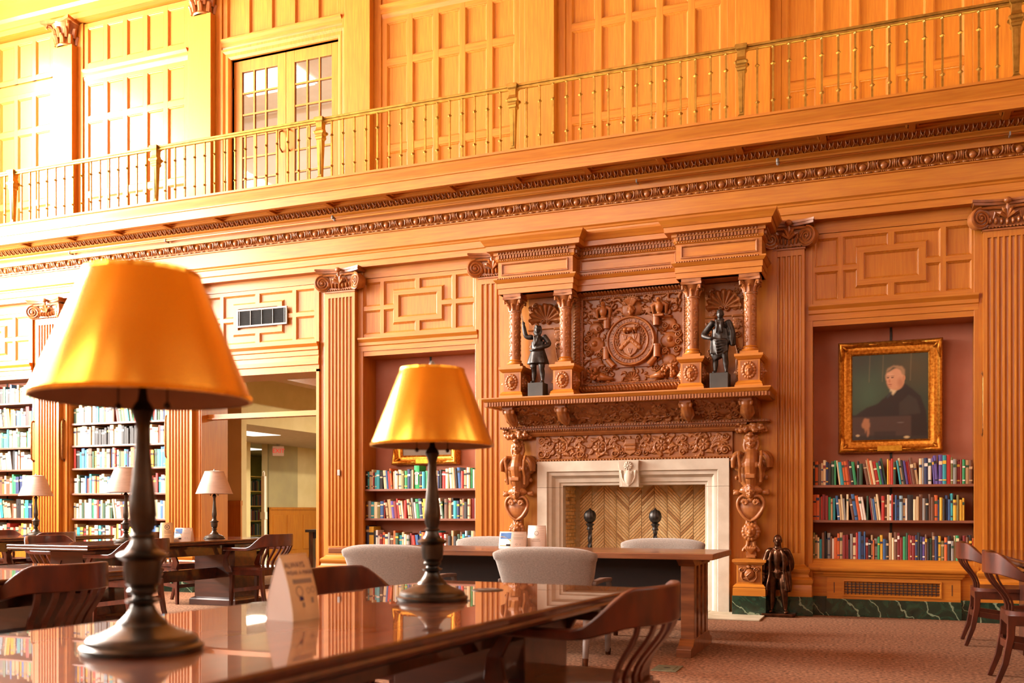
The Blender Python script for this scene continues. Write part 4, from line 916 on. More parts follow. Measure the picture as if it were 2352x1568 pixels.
for j in range(260):
    a, b = rng.uniform(.03, w-.03), rng.uniform(.03, h-.03)
    if math.hypot(a-cx, b-cz) > .285:
        t = rng.uniform(0, 2*PI); L_ = rng.uniform(.03, .07); r.leaf(a, b, a+L_*math.cos(t), b+L_*math.sin(t), .012, .026, rng.uniform(-.4, .4))
for j in range(26):
    a, b = rng.uniform(.05, w-.05), rng.uniform(.05, h-.05)
    if math.hypot(a-cx, b-cz) > .31: r.spiral(a, b, .026, 1.4, .008, .036, rng.choice((-1, 1)))
for i in range(9): a = R(30+15*i); r.leaf(cx+.05*math.cos(a), h*.86+.05*math.sin(a), cx+.12*math.cos(a), h*.86+.12*math.sin(a), .018, .07)
g = G(); r.mesh(g, lambda a, b, hh: (AX0+a, -.135-hh*.95, AZ0+b)); ap = obj('arms_panel', g, CARVED, om, True)
axc, azc = AX0+cx, AZ0+cz
g = G()                                                                # birds, helmeted head, horns of fruit, scroll cases
head(g, (axc, -.20, AZ0+h*.78-.03), .10, hair=1)
for i in range(7): a = R(45+15*i); g.tube([(axc+.02*math.cos(a), -.2, AZ0+h*.86), (axc+.09*math.cos(a), -.22, AZ0+h*.86+.085*math.sin(a))], [.012, .016], 6)
obj('plumed_head', g, CARVED, ap, remesh=.0055, rsm=0)
for sx in (-1, 1):
    g = G(); x, z = axc+sx*.305, AZ0+h*.82; g.ell((x, -.205, z), (.042, .045, .065)); g.ell((x-sx*.005, -.225, z+.075), (.026, .028, .028)); g.tube([(x, -.245, z+.075), (x-sx*.02, -.27, z+.06)], [.01, .004], 6)
    for s2 in (-1, 1): g.tube([(x+s2*.03, -.2, z+.05), (x+s2*.075, -.19, z+.02), (x+s2*.065, -.185, z-.07)], [.02, .028, .01], 8)
    g.box(x-.05, x+.05, -.24, -.14, z-.10, z-.075); g.ell((x, -.2, z-.07), (.03, .03, .03)); obj('perched_bird', g, CARVED, ap, remesh=.0055, rsm=0)
    for (z0, z1, rr, xo) in ((.60, .70, .036, .27), (.27, .39, .038, .275)):
        g = G(); g.tube([(axc+sx*xo, -.195, AZ0+z0), (axc+sx*xo, -.195, AZ0+z1)], rr, 14); g.tube([(axc+sx*xo, -.195, AZ0+z1-.004), (axc+sx*xo, -.195, AZ0+z1+.012)], rr*1.15, 14); obj('scroll_case', g, CARVED, ap, 40)
    g = G(); g.tube([(axc+sx*.26, -.19, AZ0+.27), (axc+sx*.19, -.195, AZ0+.19)], [.03, .034], 12); obj('scroll_case', g, CARVED, ap, 40); g = G()
    g.tube([(axc+sx*.20, -.18, AZ0+.06), (axc+sx*.28, -.19, AZ0+.075), (axc+sx*.34, -.20, AZ0+.09)], [.015, .032, .05], 12)
    for j in range(26): g.ell((axc+sx*rng.uniform(.34, .47), -.20-rng.uniform(0, .03), AZ0+rng.uniform(.05, .17)), rng.uniform(.014, .024), 8, 6)
    obj('horn_of_fruit', g, CARVED, ap, True)
r = Rel(.54, .54, .0042); c0 = .27
k = np.hypot(r.X-c0, r.Z-c0); r.H = np.where(k < .262, .045, 0.0); r.ring(c0, c0, .252, .252, .012, .022, base=.045); r.ring(c0, c0, .187, .187, .010, .018, base=.045)
for sx in (-1, 1):
    for i in range(12):
        a = R(-80+13*i); rr = .15; x, z = c0+sx*rr*math.cos(a)*.92, c0+rr*math.sin(a); r.leaf(x, z, x+sx*.03, z+.05, .011, .07); r.leaf(x, z, x-sx*.012, z+.05, .010, .068)
sd = [(c0-.105, c0+.07), (c0+.105, c0+.07), (c0+.105, c0-.04), (c0+.06, c0-.13), (c0, c0-.175), (c0-.06, c0-.13), (c0-.105, c0-.04)]
r.flat(sd, .072); r.stroke([(c0-.1, c0-.075), (c0, c0+.015), (c0+.1, c0-.075)], .022, .012, base=.072)
for u, v in ((-.075, -.055), (-.037, -.02), (0, .012), (.037, -.02), (.075, -.055)): r.dome(c0+u, c0+v, .011, .011, .092, .2)
for u, v in ((-.055, .035), (.055, .035), (0, -.11)): r.stroke([(c0+u-.018, c0+v+.024), (c0+u-.01, c0+v-.02), (c0+u+.004, c0+v-.026), (c0+u+.018, c0+v+.02)], .005, .008, base=.072); r.stroke([(c0+u, c0+v+.02), (c0+u+.002, c0+v-.016)], .004, .008, base=.072)
for u, v, a, b in ((-.05, .115, .035, .03), (.0, .115, .05, .026), (.055, .12, .022, .026)): r.dome(c0+u, c0+v, a, b, .11, .3)
for u in (-.06, -.03, .03, .055): r.stroke([(c0+u, c0+.11), (c0+u+.006, c0+.08)], .009, .095)
r.stroke([(c0+.06, c0+.12), (c0+.095, c0+.14), (c0+.085, c0+.165)], .008, .09)
g = G(); r.mesh(g, lambda a, b, hh: (axc-c0+a, -.165-hh, azc-c0+b)); seal = obj('seal', g, CARVED, ap, True)
g = G()
for txt, a0, a1 in (('Sigillum', 78, 8), ('Universitatis', -22, -118), ('Pennsylvaniensis', -142, -258)):
    for i, ch in enumerate(txt):
        a = R(a0+(a1-a0)*i/(len(txt)-1)); t = text_g(ch, .06, .007)
        g.merge(t, Matrix.Translation((axc+.219*math.cos(a), -.212, azc+.219*math.sin(a))) @ Matrix.Rotation(-(a-PI/2), 4, 'Y') @ Matrix.Rotation(R(90), 4, 'X'))
for a in (92, -8, -130):
    g.lathe([(.008, -.006), (.016, -.006), (.016, .004), (.008, .004)], 10, fn=lambda x, y, z, a=a: (axc+.219*math.cos(R(a))+x, -.212+z, azc+.219*math.sin(R(a))+y))
obj('seal_lettering', g, CARVED, ap, kind='stuff', label='raised Latin lettering around the seal')
# ------------------------------------------------------------------ book niches
SHELFW = mat('shelf_wood', '#6e3f2b', '#8a543a', .45, scale=(2, 20, 20), coat=.3, coat_r=.25)
NN = ['tall bleached book niche at the window end', 'tall book niche left of the doorway', 'book niche with gilt picture left of the fireplace', 'book niche below the seated portrait right of the fireplace']
SHELVES = [[.60, .94, 1.285, 1.63, 1.945, 2.25, 2.58]]*2+[[.565, .955, 1.308]]*2
for k, (a, b, z0) in enumerate(NICHES):
    t = thing('bookcase', NN[k], 'bookcase', ((a+b)/2, 0, 0), group='built-in book niches'); w = b-a
    g = G(); g.box(-w/2, w/2, .325, .345, z0-.03, 2.91); obj('back_panel', g, TERRA, t)
    for sx in (-1, 1): g = G(); x0, x1 = sorted((sx*w/2, sx*(w/2-.025))); g.box(x0, x1, -.005, .325, z0-.03, 2.91); obj('side', g, OAK_V, t)
    g = G(); g.box(-.012, .012, .318, .326, z0, 2.91); obj('shelf_track', g, BLACKB, t)
    for z in SHELVES[k]:
        if z == z0: continue
        g = G(); g.box(-w/2+.025, w/2-.025, .02, .30, z-.026, z); obj('shelf', g, SHELFW, t, bevel=.003)
    g = G(); g.box(-w/2, w/2, -.005, .32, z0-.03, z0); obj('shelf', g, OAK_H if k > 1 else SHELFW, t, bevel=.003)
    # counter and base below
    if k > 1:
        g = G(); g.sweep([(-w/2, 0), (-.60, 0), (-.60, -.045), (.62, -.045), (.62, 0), (w/2, 0)], [(-.02, .39), (.015, .392), (.02, .41), (.03, .415), (.035, .435), (.055, .45), (.06, .465), (.06, .478), (.02, .55), (.0, .56), (-.04, .562)]); obj('ledge', g, OAK_H, t)
        g = G(); g.box(-w/2, w/2, -.01, .02, .19, .40); obj('base_board', g, OAK_H, t)

rc = thing('radiator_cover', 'oak radiator cover with square lattice grille on a green marble foot', 'radiator cover', (.03, 0, 0))
for q in ((-.60, .62, .17, .215), (-.60, .62, .345, .395), (-.60, -.45, .215, .345), (.455, .62, .215, .345)):
    g = G(); g.box(q[0], q[1], -.045, 0, q[2], q[3]); obj('frame_board', g, OAK_H, rc)
g = G(); g.sweep([(-.45, .20), (-.45, .36), (.455, .36), (.455, .20)], [(0, -.045), (-.0, -.055), (.012, -.056), (.018, -.045), (.018, -.03)], closed=True, fn=lambda a, b, h: (a, h, b)); obj('grille_frame', g, OAK_H, rc)
g = G()
for i in range(25): x = -.44+.0367*i; g.box(x-.0035, x+.0035, -.042, -.034, .205, .355)
for j in range(6): z = .212+.0272*j; g.box(-.44, .445, -.040, -.032, z-.0035, z+.0035)
obj('grille', g, DARKW, rc, kind='stuff'); g = G(); g.box(-.45, .455, -.03, -.026, .20, .36); obj('grille_back', g, OAK_V, rc)
g = G(); g.box(-.61, .63, -.06, 0, 0, .172); obj('foot', g, MARBLE, rc, bevel=.003)
for x in (-.53, .545): g = G(); g.box(x-.003, x+.003, -.047, -.04, .23, .335); obj('reeding', g, DARKW, rc)

# bar pulls of the niche shutters
for k, (x, z0, z1, lb) in enumerate(((-5.975, 1.78, 2.357, 'slim bar pull right of the fluted pilaster by the doorway'), (-4.345, 1.78, 2.36, 'slim bar pull beside the left fireplace pilaster'), (-.795, 1.74, 2.30, 'slim bar pull left of the seated portrait'), (.845, 1.771, 2.358, 'slim bar pull right of the seated portrait'),
        (-10.60, 1.74, 2.3, 'slim bar pull left of the tall book niche by the doorway'), (-8.82, 1.74, 2.3, 'slim bar pull right of the tall book niche by the doorway'), (-11.16, 1.74, 2.3, 'slim bar pull on the bleached book niche'))):
    t = thing('bar_pull', lb, 'pull', (x, -.04, z0), group='niche bar pulls'); h = z1-z0
    g = G(); g.tube([(0, 0, 0), (0, -.035, .02), (0, -.04, .06), (0, -.04, h-.06), (0, -.035, h-.02), (0, 0, h)], .0125, 10); obj('bar', g, PULL, t, True)
    for z in (0, h): g = G(); g.lathe([(.001, -.004), (.02, -.004), (.02, .004), (.001, .008)], 10, fn=lambda x_, y_, z_, z=z: (x_, -z_, z+y_)); obj('rose', g, PULL, t)

ORD = 'first second third fourth fifth sixth seventh eighth ninth tenth eleventh twelfth thirteenth fourteenth fifteenth sixteenth seventeenth eighteenth nineteenth twentieth'.split()
def ordinal(n):
    if n <= 20: return ORD[n-1]
    t = {2: 'twent', 3: 'thirt', 4: 'fort', 5: 'fift', 6: 'sixt'}[n//10]
    return t+'ieth' if n % 10 == 0 else t+'y-'+ORD[n % 10-1]
def book_cover(g, w, h, d):
    c = .0025; g.box(0, c, 0, d, 0, h); g.box(w-c, w, 0, d, 0, h)
    n = 4; vs = []
    for i in range(n+1):
        f = i/n; vs += [(w*f, -.004*math.sin(PI*f), 0), (w*f, -.004*math.sin(PI*f), h)]
    for i in range(n+1): f = i/n; vs += [(w*f, .003, 0), (w*f, .003, h)]
    o = 2*(n+1); fs = []
    for i in range(n): a = 2*i; fs += [(a, a+2, a+3, a+1), (o+a, o+a+1, o+a+3, o+a+2), (a+1, a+3, o+a+3, o+a+1), (a, o+a, o+a+2, a+2)]
    g.add(vs, fs)
stuff_books = G(); BKEYS = list(PALC)
def row_of_books(x0, x1, z, cols, shelf, group, seed, hmin, hmax, yfront=.05, indiv=True, leans=(), special={}):
    rng = random.Random(seed); n = len(cols); ws = [rng.uniform(.6, 1.4) for _ in cols]; hs = [rng.uniform(hmin, hmax) for _ in cols]
    for i, v in special.items(): ws[i] *= v[0]; hs[i] = v[1]
    lean = [0]*n
    for i0, i1, a in leans:
        for i in range(i0, min(n, i1)): lean[i] = a
    extra = sum(hs[i]*math.sin(R(lean[i])) for i in range(n) if lean[i] and (i == 0 or lean[i-1] != lean[i]))
    sc = (x1-x0-extra-.02)/sum(ws[i]/math.cos(R(lean[i])) for i in range(n)); x = x0+.006
    for i, ck in enumerate(cols):
        w, h, d, a = ws[i]*sc, hs[i], rng.uniform(.15, .21), R(lean[i])
        if a and (i == 0 or lean[i-1] != lean[i]): x += h*math.sin(a)
        yo = yfront+rng.uniform(0, .018); wb = w*.96; nb = rng.random(); band = rng.choice('cwyek' if ck in 'knbGRmprgOtv' else 'kRnmG')
        if indiv:
            adj = BOOKN[ck]; size = ('tall ' if h > hmin+.75*(hmax-hmin) else 'short ' if h < hmin+.2*(hmax-hmin) else '')+('thick ' if ws[i] > 1.25 else 'thin ' if ws[i] < .72 else '')
            o = obj('book', (lambda q: (book_cover(q, wb, h, d), q)[1])(G()), BOOKM[ck], loc=(x, yo, z), rot=(0, -a, 0))
            tag(o, ' '.join(('%s%s book, %s from left on %s' % (size, adj, ordinal(i+1), shelf)).split()), 'book', group)
            g = G(); g.box(.0027, wb-.0027, .004, d-.004, .003, h-.003); obj('pages', g, PAGES, o)
            if nb < .62 and w > .017:
                zz = h*rng.uniform(.62, .78); g = G(); g.box(.001, wb-.001, -.0052, .0, zz, zz+h*rng.uniform(.06, .13)); obj('spine_label', g, BOOKM[band], o)
                if nb < .3: g = G(); g.box(.001, wb-.001, -.005, .0, h*.12, h*.12+.012); obj('spine_band', g, BOOKM[band], o)
        else:
            q = G(); book_cover(q, wb, h, d); q.mi = [BKEYS.index(ck)]*len(q.f); q.cur = len(BKEYS); q.box(.003, wb-.003, .004, d-.004, .003, h-.003)
            if nb < .5: q.cur = BKEYS.index(band); q.box(.001, wb-.001, -.0052, 0, h*.7, h*.8)
            stuff_books.merge(q, Matrix.Translation((x, yo, z)) @ Matrix.Rotation(-a, 4, 'Y'))
        x += w/math.cos(a)
a, b, _ = NICHES[3]
row_of_books(a+.03, b-.03, 1.308, 'komecnkGgctooRkgkGmeocrgnGyorGtckprRmecsnwppptrOsRRgem', 'the top shelf below the portrait', 'books on the top shelf below the portrait', 1, .21, .265, leans=((9, 16, 7), (18, 26, 10), (30, 38, 8), (42, 44, 4)), special={43: (1.3, .28), 44: (1.2, .285), 45: (1.2, .28), 46: (1.1, .285)})
row_of_books(a+.03, b-.10, .955, 'oomrRRgetbecscmbowwGRsbecrmcwrkbnlewkcemskmmonyknbtyOyy', 'the middle shelf below the portrait', 'books on the middle shelf below the portrait', 2, .20, .265, leans=((9, 13, 5), (14, 19, 9), (20, 25, 7)), special={36: (1.8, .25)})
row_of_books(a+.03, b-.02, .565, 'Oectmkksmwooe' 'RRkscrbnbRkeosgybkecmRRgGrRRnknpmkGmnyOoksegmRmko', 'the lowest shelf below the portrait', 'books on the lowest shelf below the portrait', 3, .19, .275, special={13: (1.4, .24), 37: (1.2, .265)})
a, b, _ = NICHES[2]
row_of_books(a+.03, b-.03, 1.308, 'ktecRttkcbroewccOgnkevktgnorenkrccekbrecgcp', 'the top shelf behind the gold lamp', 'books on the top shelf behind the gold lamp', 4, .20, .245, special={21: (2.0, .275), 31: (2.2, .2)}, leans=((8, 12, 5), (33, 37, 4)))
row_of_books(a+.03, b-.03, .955, 'mstcObReepRrecreeswgnyynbocowGmektnemkeRs', 'the middle shelf behind the gold lamp', 'books on the middle shelf behind the gold lamp', 5, .19, .245, leans=((7, 14, 7), (15, 24, 6), (26, 30, 7)))
row_of_books(a+.03, b-.03, .565, 'nykwwRocsmoGtecsRrbnoekbgtrrwmkekGmtlbes', 'the lowest shelf behind the gold lamp', 'books on the lowest shelf behind the gold lamp', 6, .18, .25, leans=((16, 19, 6),), special={0: (1, .3), 1: (1.5, .29)})
a, b, _ = NICHES[1]; P2 = 'cewotbrmklsgRGny'
rr = random.Random(77); rs = lambda n: ''.join(rr.choice('ccewwotbrmklsgRGnyeee') for _ in range(n))
row_of_books(a+.03, b-.03, 1.63, rs(36), 'the fourth shelf by the doorway', 'books on the fourth shelf by the doorway', 8, .21, .28)
for i, z in enumerate(SHELVES[1]):
    if z != 1.63: row_of_books(a+.03, b-.03, z, rs(36) if z != 1.945 else 'cecewceckkkkkkcceckkkkkkkkkkkccerccb', '', '', 20+i, .20, .27, indiv=False, leans=((16, 22, 9), (26, 31, 6)) if i % 2 else ())
a, b, _ = NICHES[0]
for i, z in enumerate(SHELVES[0]): row_of_books(a+.03, b-.03, z, rs(34), '', '', 40+i, .20, .28, indiv=False, leans=((18, 25, 8),) if i % 2 else ())
tag(obj('shelved_books', stuff_books, [BOOKM[k] for k in BKEYS]+[PAGES]), 'many-coloured books filling the tall niches left of the doorway', 'books', kind='stuff')
gb = [o for o in COL.objects if o.get('label', '').startswith('tall thick bright green')]
if gb:
    o = gb[0]; w = max(v.co.x for v in o.data.vertices)
    o['label'] = 'tall bright green volume with a white title block behind the gold lamp'
    g = G(); g.box(w*.2, w*.75, -.006, 0, .05, .2); obj('spine_label', g, BOOKM['w'], o)
    g = text_g('PREDICASTS', .026, .0004); q = G(); q.merge(g, Matrix.Translation((w*.47, -.0068, .125)) @ Matrix.Rotation(R(90), 4, 'Y') @ Matrix.Rotation(R(90), 4, 'X')); obj('spine_lettering', q, BLK, o, kind='stuff')

# ------------------------------------------------------------------ framed paintings
def painted(name, cols):
    m = bpy.data.materials.new(name); m.use_nodes = True; n = m.node_tree.nodes; b = n['Principled BSDF']; b.inputs['Roughness'].default_value = .38
    at = n.new('ShaderNodeVertexColor'); at.layer_name = 'paint'; m.node_tree.links.new(at.outputs[0], b.inputs['Base Color']); return m
def canvas(parent, w, h, fn, nx, nz, y):
    r = Rel(w, h, w/nx); g = G(); r.mesh(g, lambda a, b, c: (a-w/2, y, b)); o = obj('canvas', g, painted('oil_paint', None), parent)
    U, V = r.X/w, r.Z/h; col = fn(U, V); ca = o.data.color_attributes.new('paint', 'FLOAT_COLOR', 'POINT'); buf = np.ones((U.size, 4), np.float32); buf[:, :3] = col.reshape(-1, 3); ca.data.foreach_set('color', buf.ravel()); return o
def blend(c, mask, hexcol): return c*(1-mask[..., None])+np.array(s2l(hexcol)[:3])*mask[..., None]
def soft(d, e=.012): return np.clip(.5-d/e, 0, 1)
def elm(U, V, cx, cy, rx, ry, e=.1, ang=0):
    x, y = U-cx, V-cy; ca, sa = math.cos(ang), math.sin(ang); x, y = x*ca+y*sa, -x*sa+y*ca
    return np.clip((1-np.sqrt((x/rx)**2+(y/ry)**2))/e, 0, 1)
def polym(U, V, pts):
    ins = np.zeros(U.shape, bool); n = len(pts)
    for i in range(n):
        (xa, ya), (xb, yb) = pts[i], pts[(i+1) % n]; ins ^= ((ya > V) != (yb > V)) & (U < (xb-xa)*(V-ya)/((yb-ya) or 1e-9)+xa)
    m = ins.astype(float)
    for _ in range(2): m = (m+np.roll(m, 1, 0)+np.roll(m, -1, 0)+np.roll(m, 1, 1)+np.roll(m, -1, 1))/5
    return m
def judge(U, V):
    c = np.zeros(U.shape+(3,))+np.array(s2l('#2a3a2a')[:3]); c = blend(c, elm(U, V, .22, .52, .45, .5, .9), '#3b5a44'); c = blend(c, elm(U, V, .8, .85, .5, .4, .9)*.8, '#4a4025'); c = blend(c, elm(U, V, .1, .95, .4, .25, .9)*.7, '#2c2f22')
    for x in (.235, .41, .77): c = blend(c, np.clip(1-np.abs(U-x-.04*(V-.8))/.012, 0, 1)*(V > .68)*.35, '#8a7c58')
    c = blend(c, polym(U, V, [(.05, .30), (.2, .385), (.33, .42), (.44, .50), (.53, .56), (.70, .65), (.80, .58), (.90, .50), (.97, .32), (1, 0), (.0, 0), (0, .30)]), '#1d1714')
    c = blend(c, polym(U, V, [(.62, .42), (.75, .52), (.85, .46), (.9, .3), (.78, .29), (.62, .28)])*.6, '#38352e')
    c = blend(c, polym(U, V, [(0, .28), (.78, .28), (.78, .03), (.0, .03)])*.8, '#4a3830'); c = blend(c, polym(U, V, [(0, .06), (1, .04), (1, 0), (0, 0)]), '#2a2620'); c = blend(c, polym(U, V, [(.3, .1), (.58, .1), (.58, 0), (.3, 0)])*.7, '#241d1a')
    c = blend(c, polym(U, V, [(.50, .60), (.51, .545), (.545, .52), (.60, .585), (.685, .655), (.66, .68), (.55, .60)]), '#d9cfa6'); c = blend(c, polym(U, V, [(.46, .50), (.515, .575), (.535, .55), (.47, .48)]), '#2b3a3c')
    c = blend(c, elm(U, V, .585, .70, .115, .135, .15), '#c99a72'); c = blend(c, polym(U, V, [(.445, .73), (.46, .78), (.60, .83), (.67, .78), (.68, .66), (.62, .61), (.55, .585), (.49, .60), (.465, .65)]), '#d0a07c'); c = blend(c, elm(U, V, .64, .66, .06, .08, .7)*.6, '#a8704e'); c = blend(c, elm(U, V, .50, .74, .07, .06, .8)*.6, '#e3bd98')
    c = blend(c, polym(U, V, [(.45, .775), (.47, .83), (.55, .865), (.66, .85), (.70, .80), (.70, .745), (.66, .755), (.64, .81), (.55, .845)]), '#9c7f5c'); c = blend(c, elm(U, V, .685, .715, .022, .04, .4), '#c18a64')
    for x in (.478, .535): c = blend(c, elm(U, V, x, .725, .026, .010, .5), '#5a3b2a'); c = blend(c, elm(U, V, x, .742, .034, .006, .5)*.8, '#8a6a4c')
    c = blend(c, elm(U, V, .497, .685, .018, .03, .6)*.7, '#b87a58'); c = blend(c, elm(U, V, .505, .645, .034, .007, .6), '#93503f'); c = blend(c, elm(U, V, .51, .625, .03, .008, .6)*.4, '#a06a4c')
    c = blend(c, polym(U, V, [(.13, .19), (.17, .265), (.23, .25), (.24, .19), (.225, .05), (.205, .04), (.205, .14), (.18, .08), (.17, .14), (.14, .15)]), '#b0825e'); c = blend(c, elm(U, V, .08, .06, .035, .018, .5), '#c9b78a'); c = blend(c, elm(U, V, .64, .2, .06, .012, .6)*.5, '#77786a'); c = blend(c, elm(U, V, .72, .03, .05, .02, .6), '#cbbd8d')
    return c
def faded(U, V):
    c = np.zeros(U.shape+(3,))+np.array(s2l('#6d5b45')[:3]); c = blend(c, elm(U, V, .5, .35, .4, .4, .5), '#3d3026'); c = blend(c, elm(U, V, .5, .68, .13, .16, .2), '#c09a78'); return c
def frame_pic(name, label, x0, x1, z0, z1, fw, y, fn, plq, tilt=0):
    t = thing(name, label, 'painting', ((x0+x1)/2, y, z0)); t.rotation_euler = (R(1.5), 0, 0); w, h = x1-x0, z1-z0
    pth = [(-w/2, 0), (-w/2, h), (w/2, h), (w/2, 0)]
    g = G(); g.sweep(pth, [(0, 0), (0, -.04), (.012, -.075), (.03, -.085), (.045, -.07), (.06, -.05), (.075, -.052), (.09, -.045), (fw-.02, -.04), (fw-.012, -.044), (fw, -.03), (fw, -.01)], closed=True, fn=lambda a, b, q: (a, q, b)); f = obj('frame', g, GILT, t, 35)
    for sx in (-1, 1):
        for sz in (0, 1):
            g = G(); cx, cz = sx*(w/2-.04), (h-.04 if sz else .04); d = -1 if sz else 1
            g.tube([(cx-sx*.16, -.078, cz-d*.012), (cx-sx*.08, -.09, cz-d*.004), (cx+sx*.012, -.092, cz-d*.012), (cx-sx*0, -.09, cz+d*.08), (cx+sx*.012, -.078, cz+d*.16)], [.006, .022, .034, .022, .006], 8)
            g.tube([(cx-sx*.005, -.085, cz+d*.005), (cx-sx*.05, -.07, cz+d*.05)], [.026, .008], 8)
            obj('corner_leaf', g, GILT, f, True)
    for sx in (-1, 1):
        g = G(); g.ell((sx*w*.16, -.084, h-.035), (.05, .012, .012), 8, 6); g.ell((sx*w*.16, -.084, .035), (.05, .012, .012), 8, 6); obj('rail_ornament', g, GILT, f, True, kind='stuff')
    c = canvas(t, w-2*fw+.01, h-2*fw+.01, fn, 110, 120, -.022); c.location = (0, 0, fw-.005)
    g = G(); g.box(-w/2+.01, w/2-.01, -.02, 0, .01, h-.01); obj('backing', g, DARKW, t)
    if plq: g = G(); g.box(-.115, .115, -.092, -.082, .018, .072); obj('plaque', g, PLATE, t, bevel=.002)
    return t
frame_pic('portrait_painting', 'gilt framed portrait of a seated person in dark robes hanging above the books', -.475, .51, 1.635, 2.765, .135, .31, judge, True)
xa, xb = at_wall(905, 1040, .28)[0], at_wall(1056, 1040, .28)[0]
frame_pic('gilt_picture', 'gilt framed picture half hidden behind the gold lamp shade', xa, xb, 1.60, 2.52, .12, .31, faded, True)
# ------------------------------------------------------------------ reading tables
def reading_table(label, loc, rz, L=3.7, W=1.06, H=.74, top=None, group='reading tables'):
    t = thing('reading_table', label, 'table', (*loc, 0), rz, group)
    g = G(); g.box(-W/2+.012, W/2-.012, -L/2+.012, L/2-.012, H-.045, H); o = obj('tabletop', g, MAHOG_TOP, t, bevel=.003)
    g = G(); g.sweep([(-W/2+.012, -L/2+.012), (-W/2+.012, L/2-.012), (W/2-.012, L/2-.012), (W/2-.012, -L/2+.012)][::-1], [(-.001, H-.052), (-.012, H-.05), (.006, H-.046), (.012, H-.034), (.006, H-.026), (.012, H-.018), (.012, H-.006), (.006, H), (-.001, H)], closed=True); obj('edge_molding', g, MAHOG, t, 40)
    for sx in (-1, 1): g = G(); x0, x1 = sorted((sx*(W/2-.20), sx*(W/2-.17))) if W > 2 else sorted((sx*.19, sx*.16)); g.box(x0, x1, -L/2+.30, L/2-.30, H-.17, H-.05); obj('apron', g, MAHOG, t)
    for sy in (-1, 1):
        yc = sy*(L/2-.48); p = obj('pedestal', G().box(-.28, .28, yc-.19, yc+.19, .085, H-.05), MAHOG, t, bevel=.004)
        g = G(); g.sweep([(-.28, yc-.19), (.28, yc-.19), (.28, yc+.19), (-.28, yc+.19)], [(0, 0), (.04, 0), (.04, .06), (.03, .075), (0, .09)], closed=True); obj('foot_molding', g, MAHOG, p)
        yy = yc+sy*.19; q = [(-.2, .16), (-.2, .52), (-.17, .53), (-.15, .57), (-.14, .6), (.14, .6), (.15, .57), (.17, .53), (.2, .52), (.2, .16)]
        g = G(); g.sweep(q, [(0, 0), (.0, .01), (.012, .01), (.012, 0)], closed=True, fn=lambda a, b, h: (a, yy+sy*h, b)); obj('panel_bead', g, MAHOG, p)
    g = G(); g.box(-.03, .03, -L/2+.6, L/2-.6, .3, .42); obj('stretcher', g, MAHOG, t)
    return t
reading_table('polished reading table in front carrying both gold lamps', (-1.591, -8.013), R(-5.3), 3.5, .99)
reading_table('reading table with two pale lamps and leaflets left of the doorway', (-7.0, -2.2), R(-2), 2.9, 1.0)
reading_table('reading table by the bleached book niche with one pale lamp', (-9.75, -1.75), R(-2), 2.4, 1.0)
reading_table('reading table at the left picture edge behind the dark chair', (-4.30, -7.60), R(-2), 3.4, 1.0)
reading_table('reading table at the right picture edge beside two wooden chairs', (1.28, -3.30), R(2.6), 3.4, 1.0)

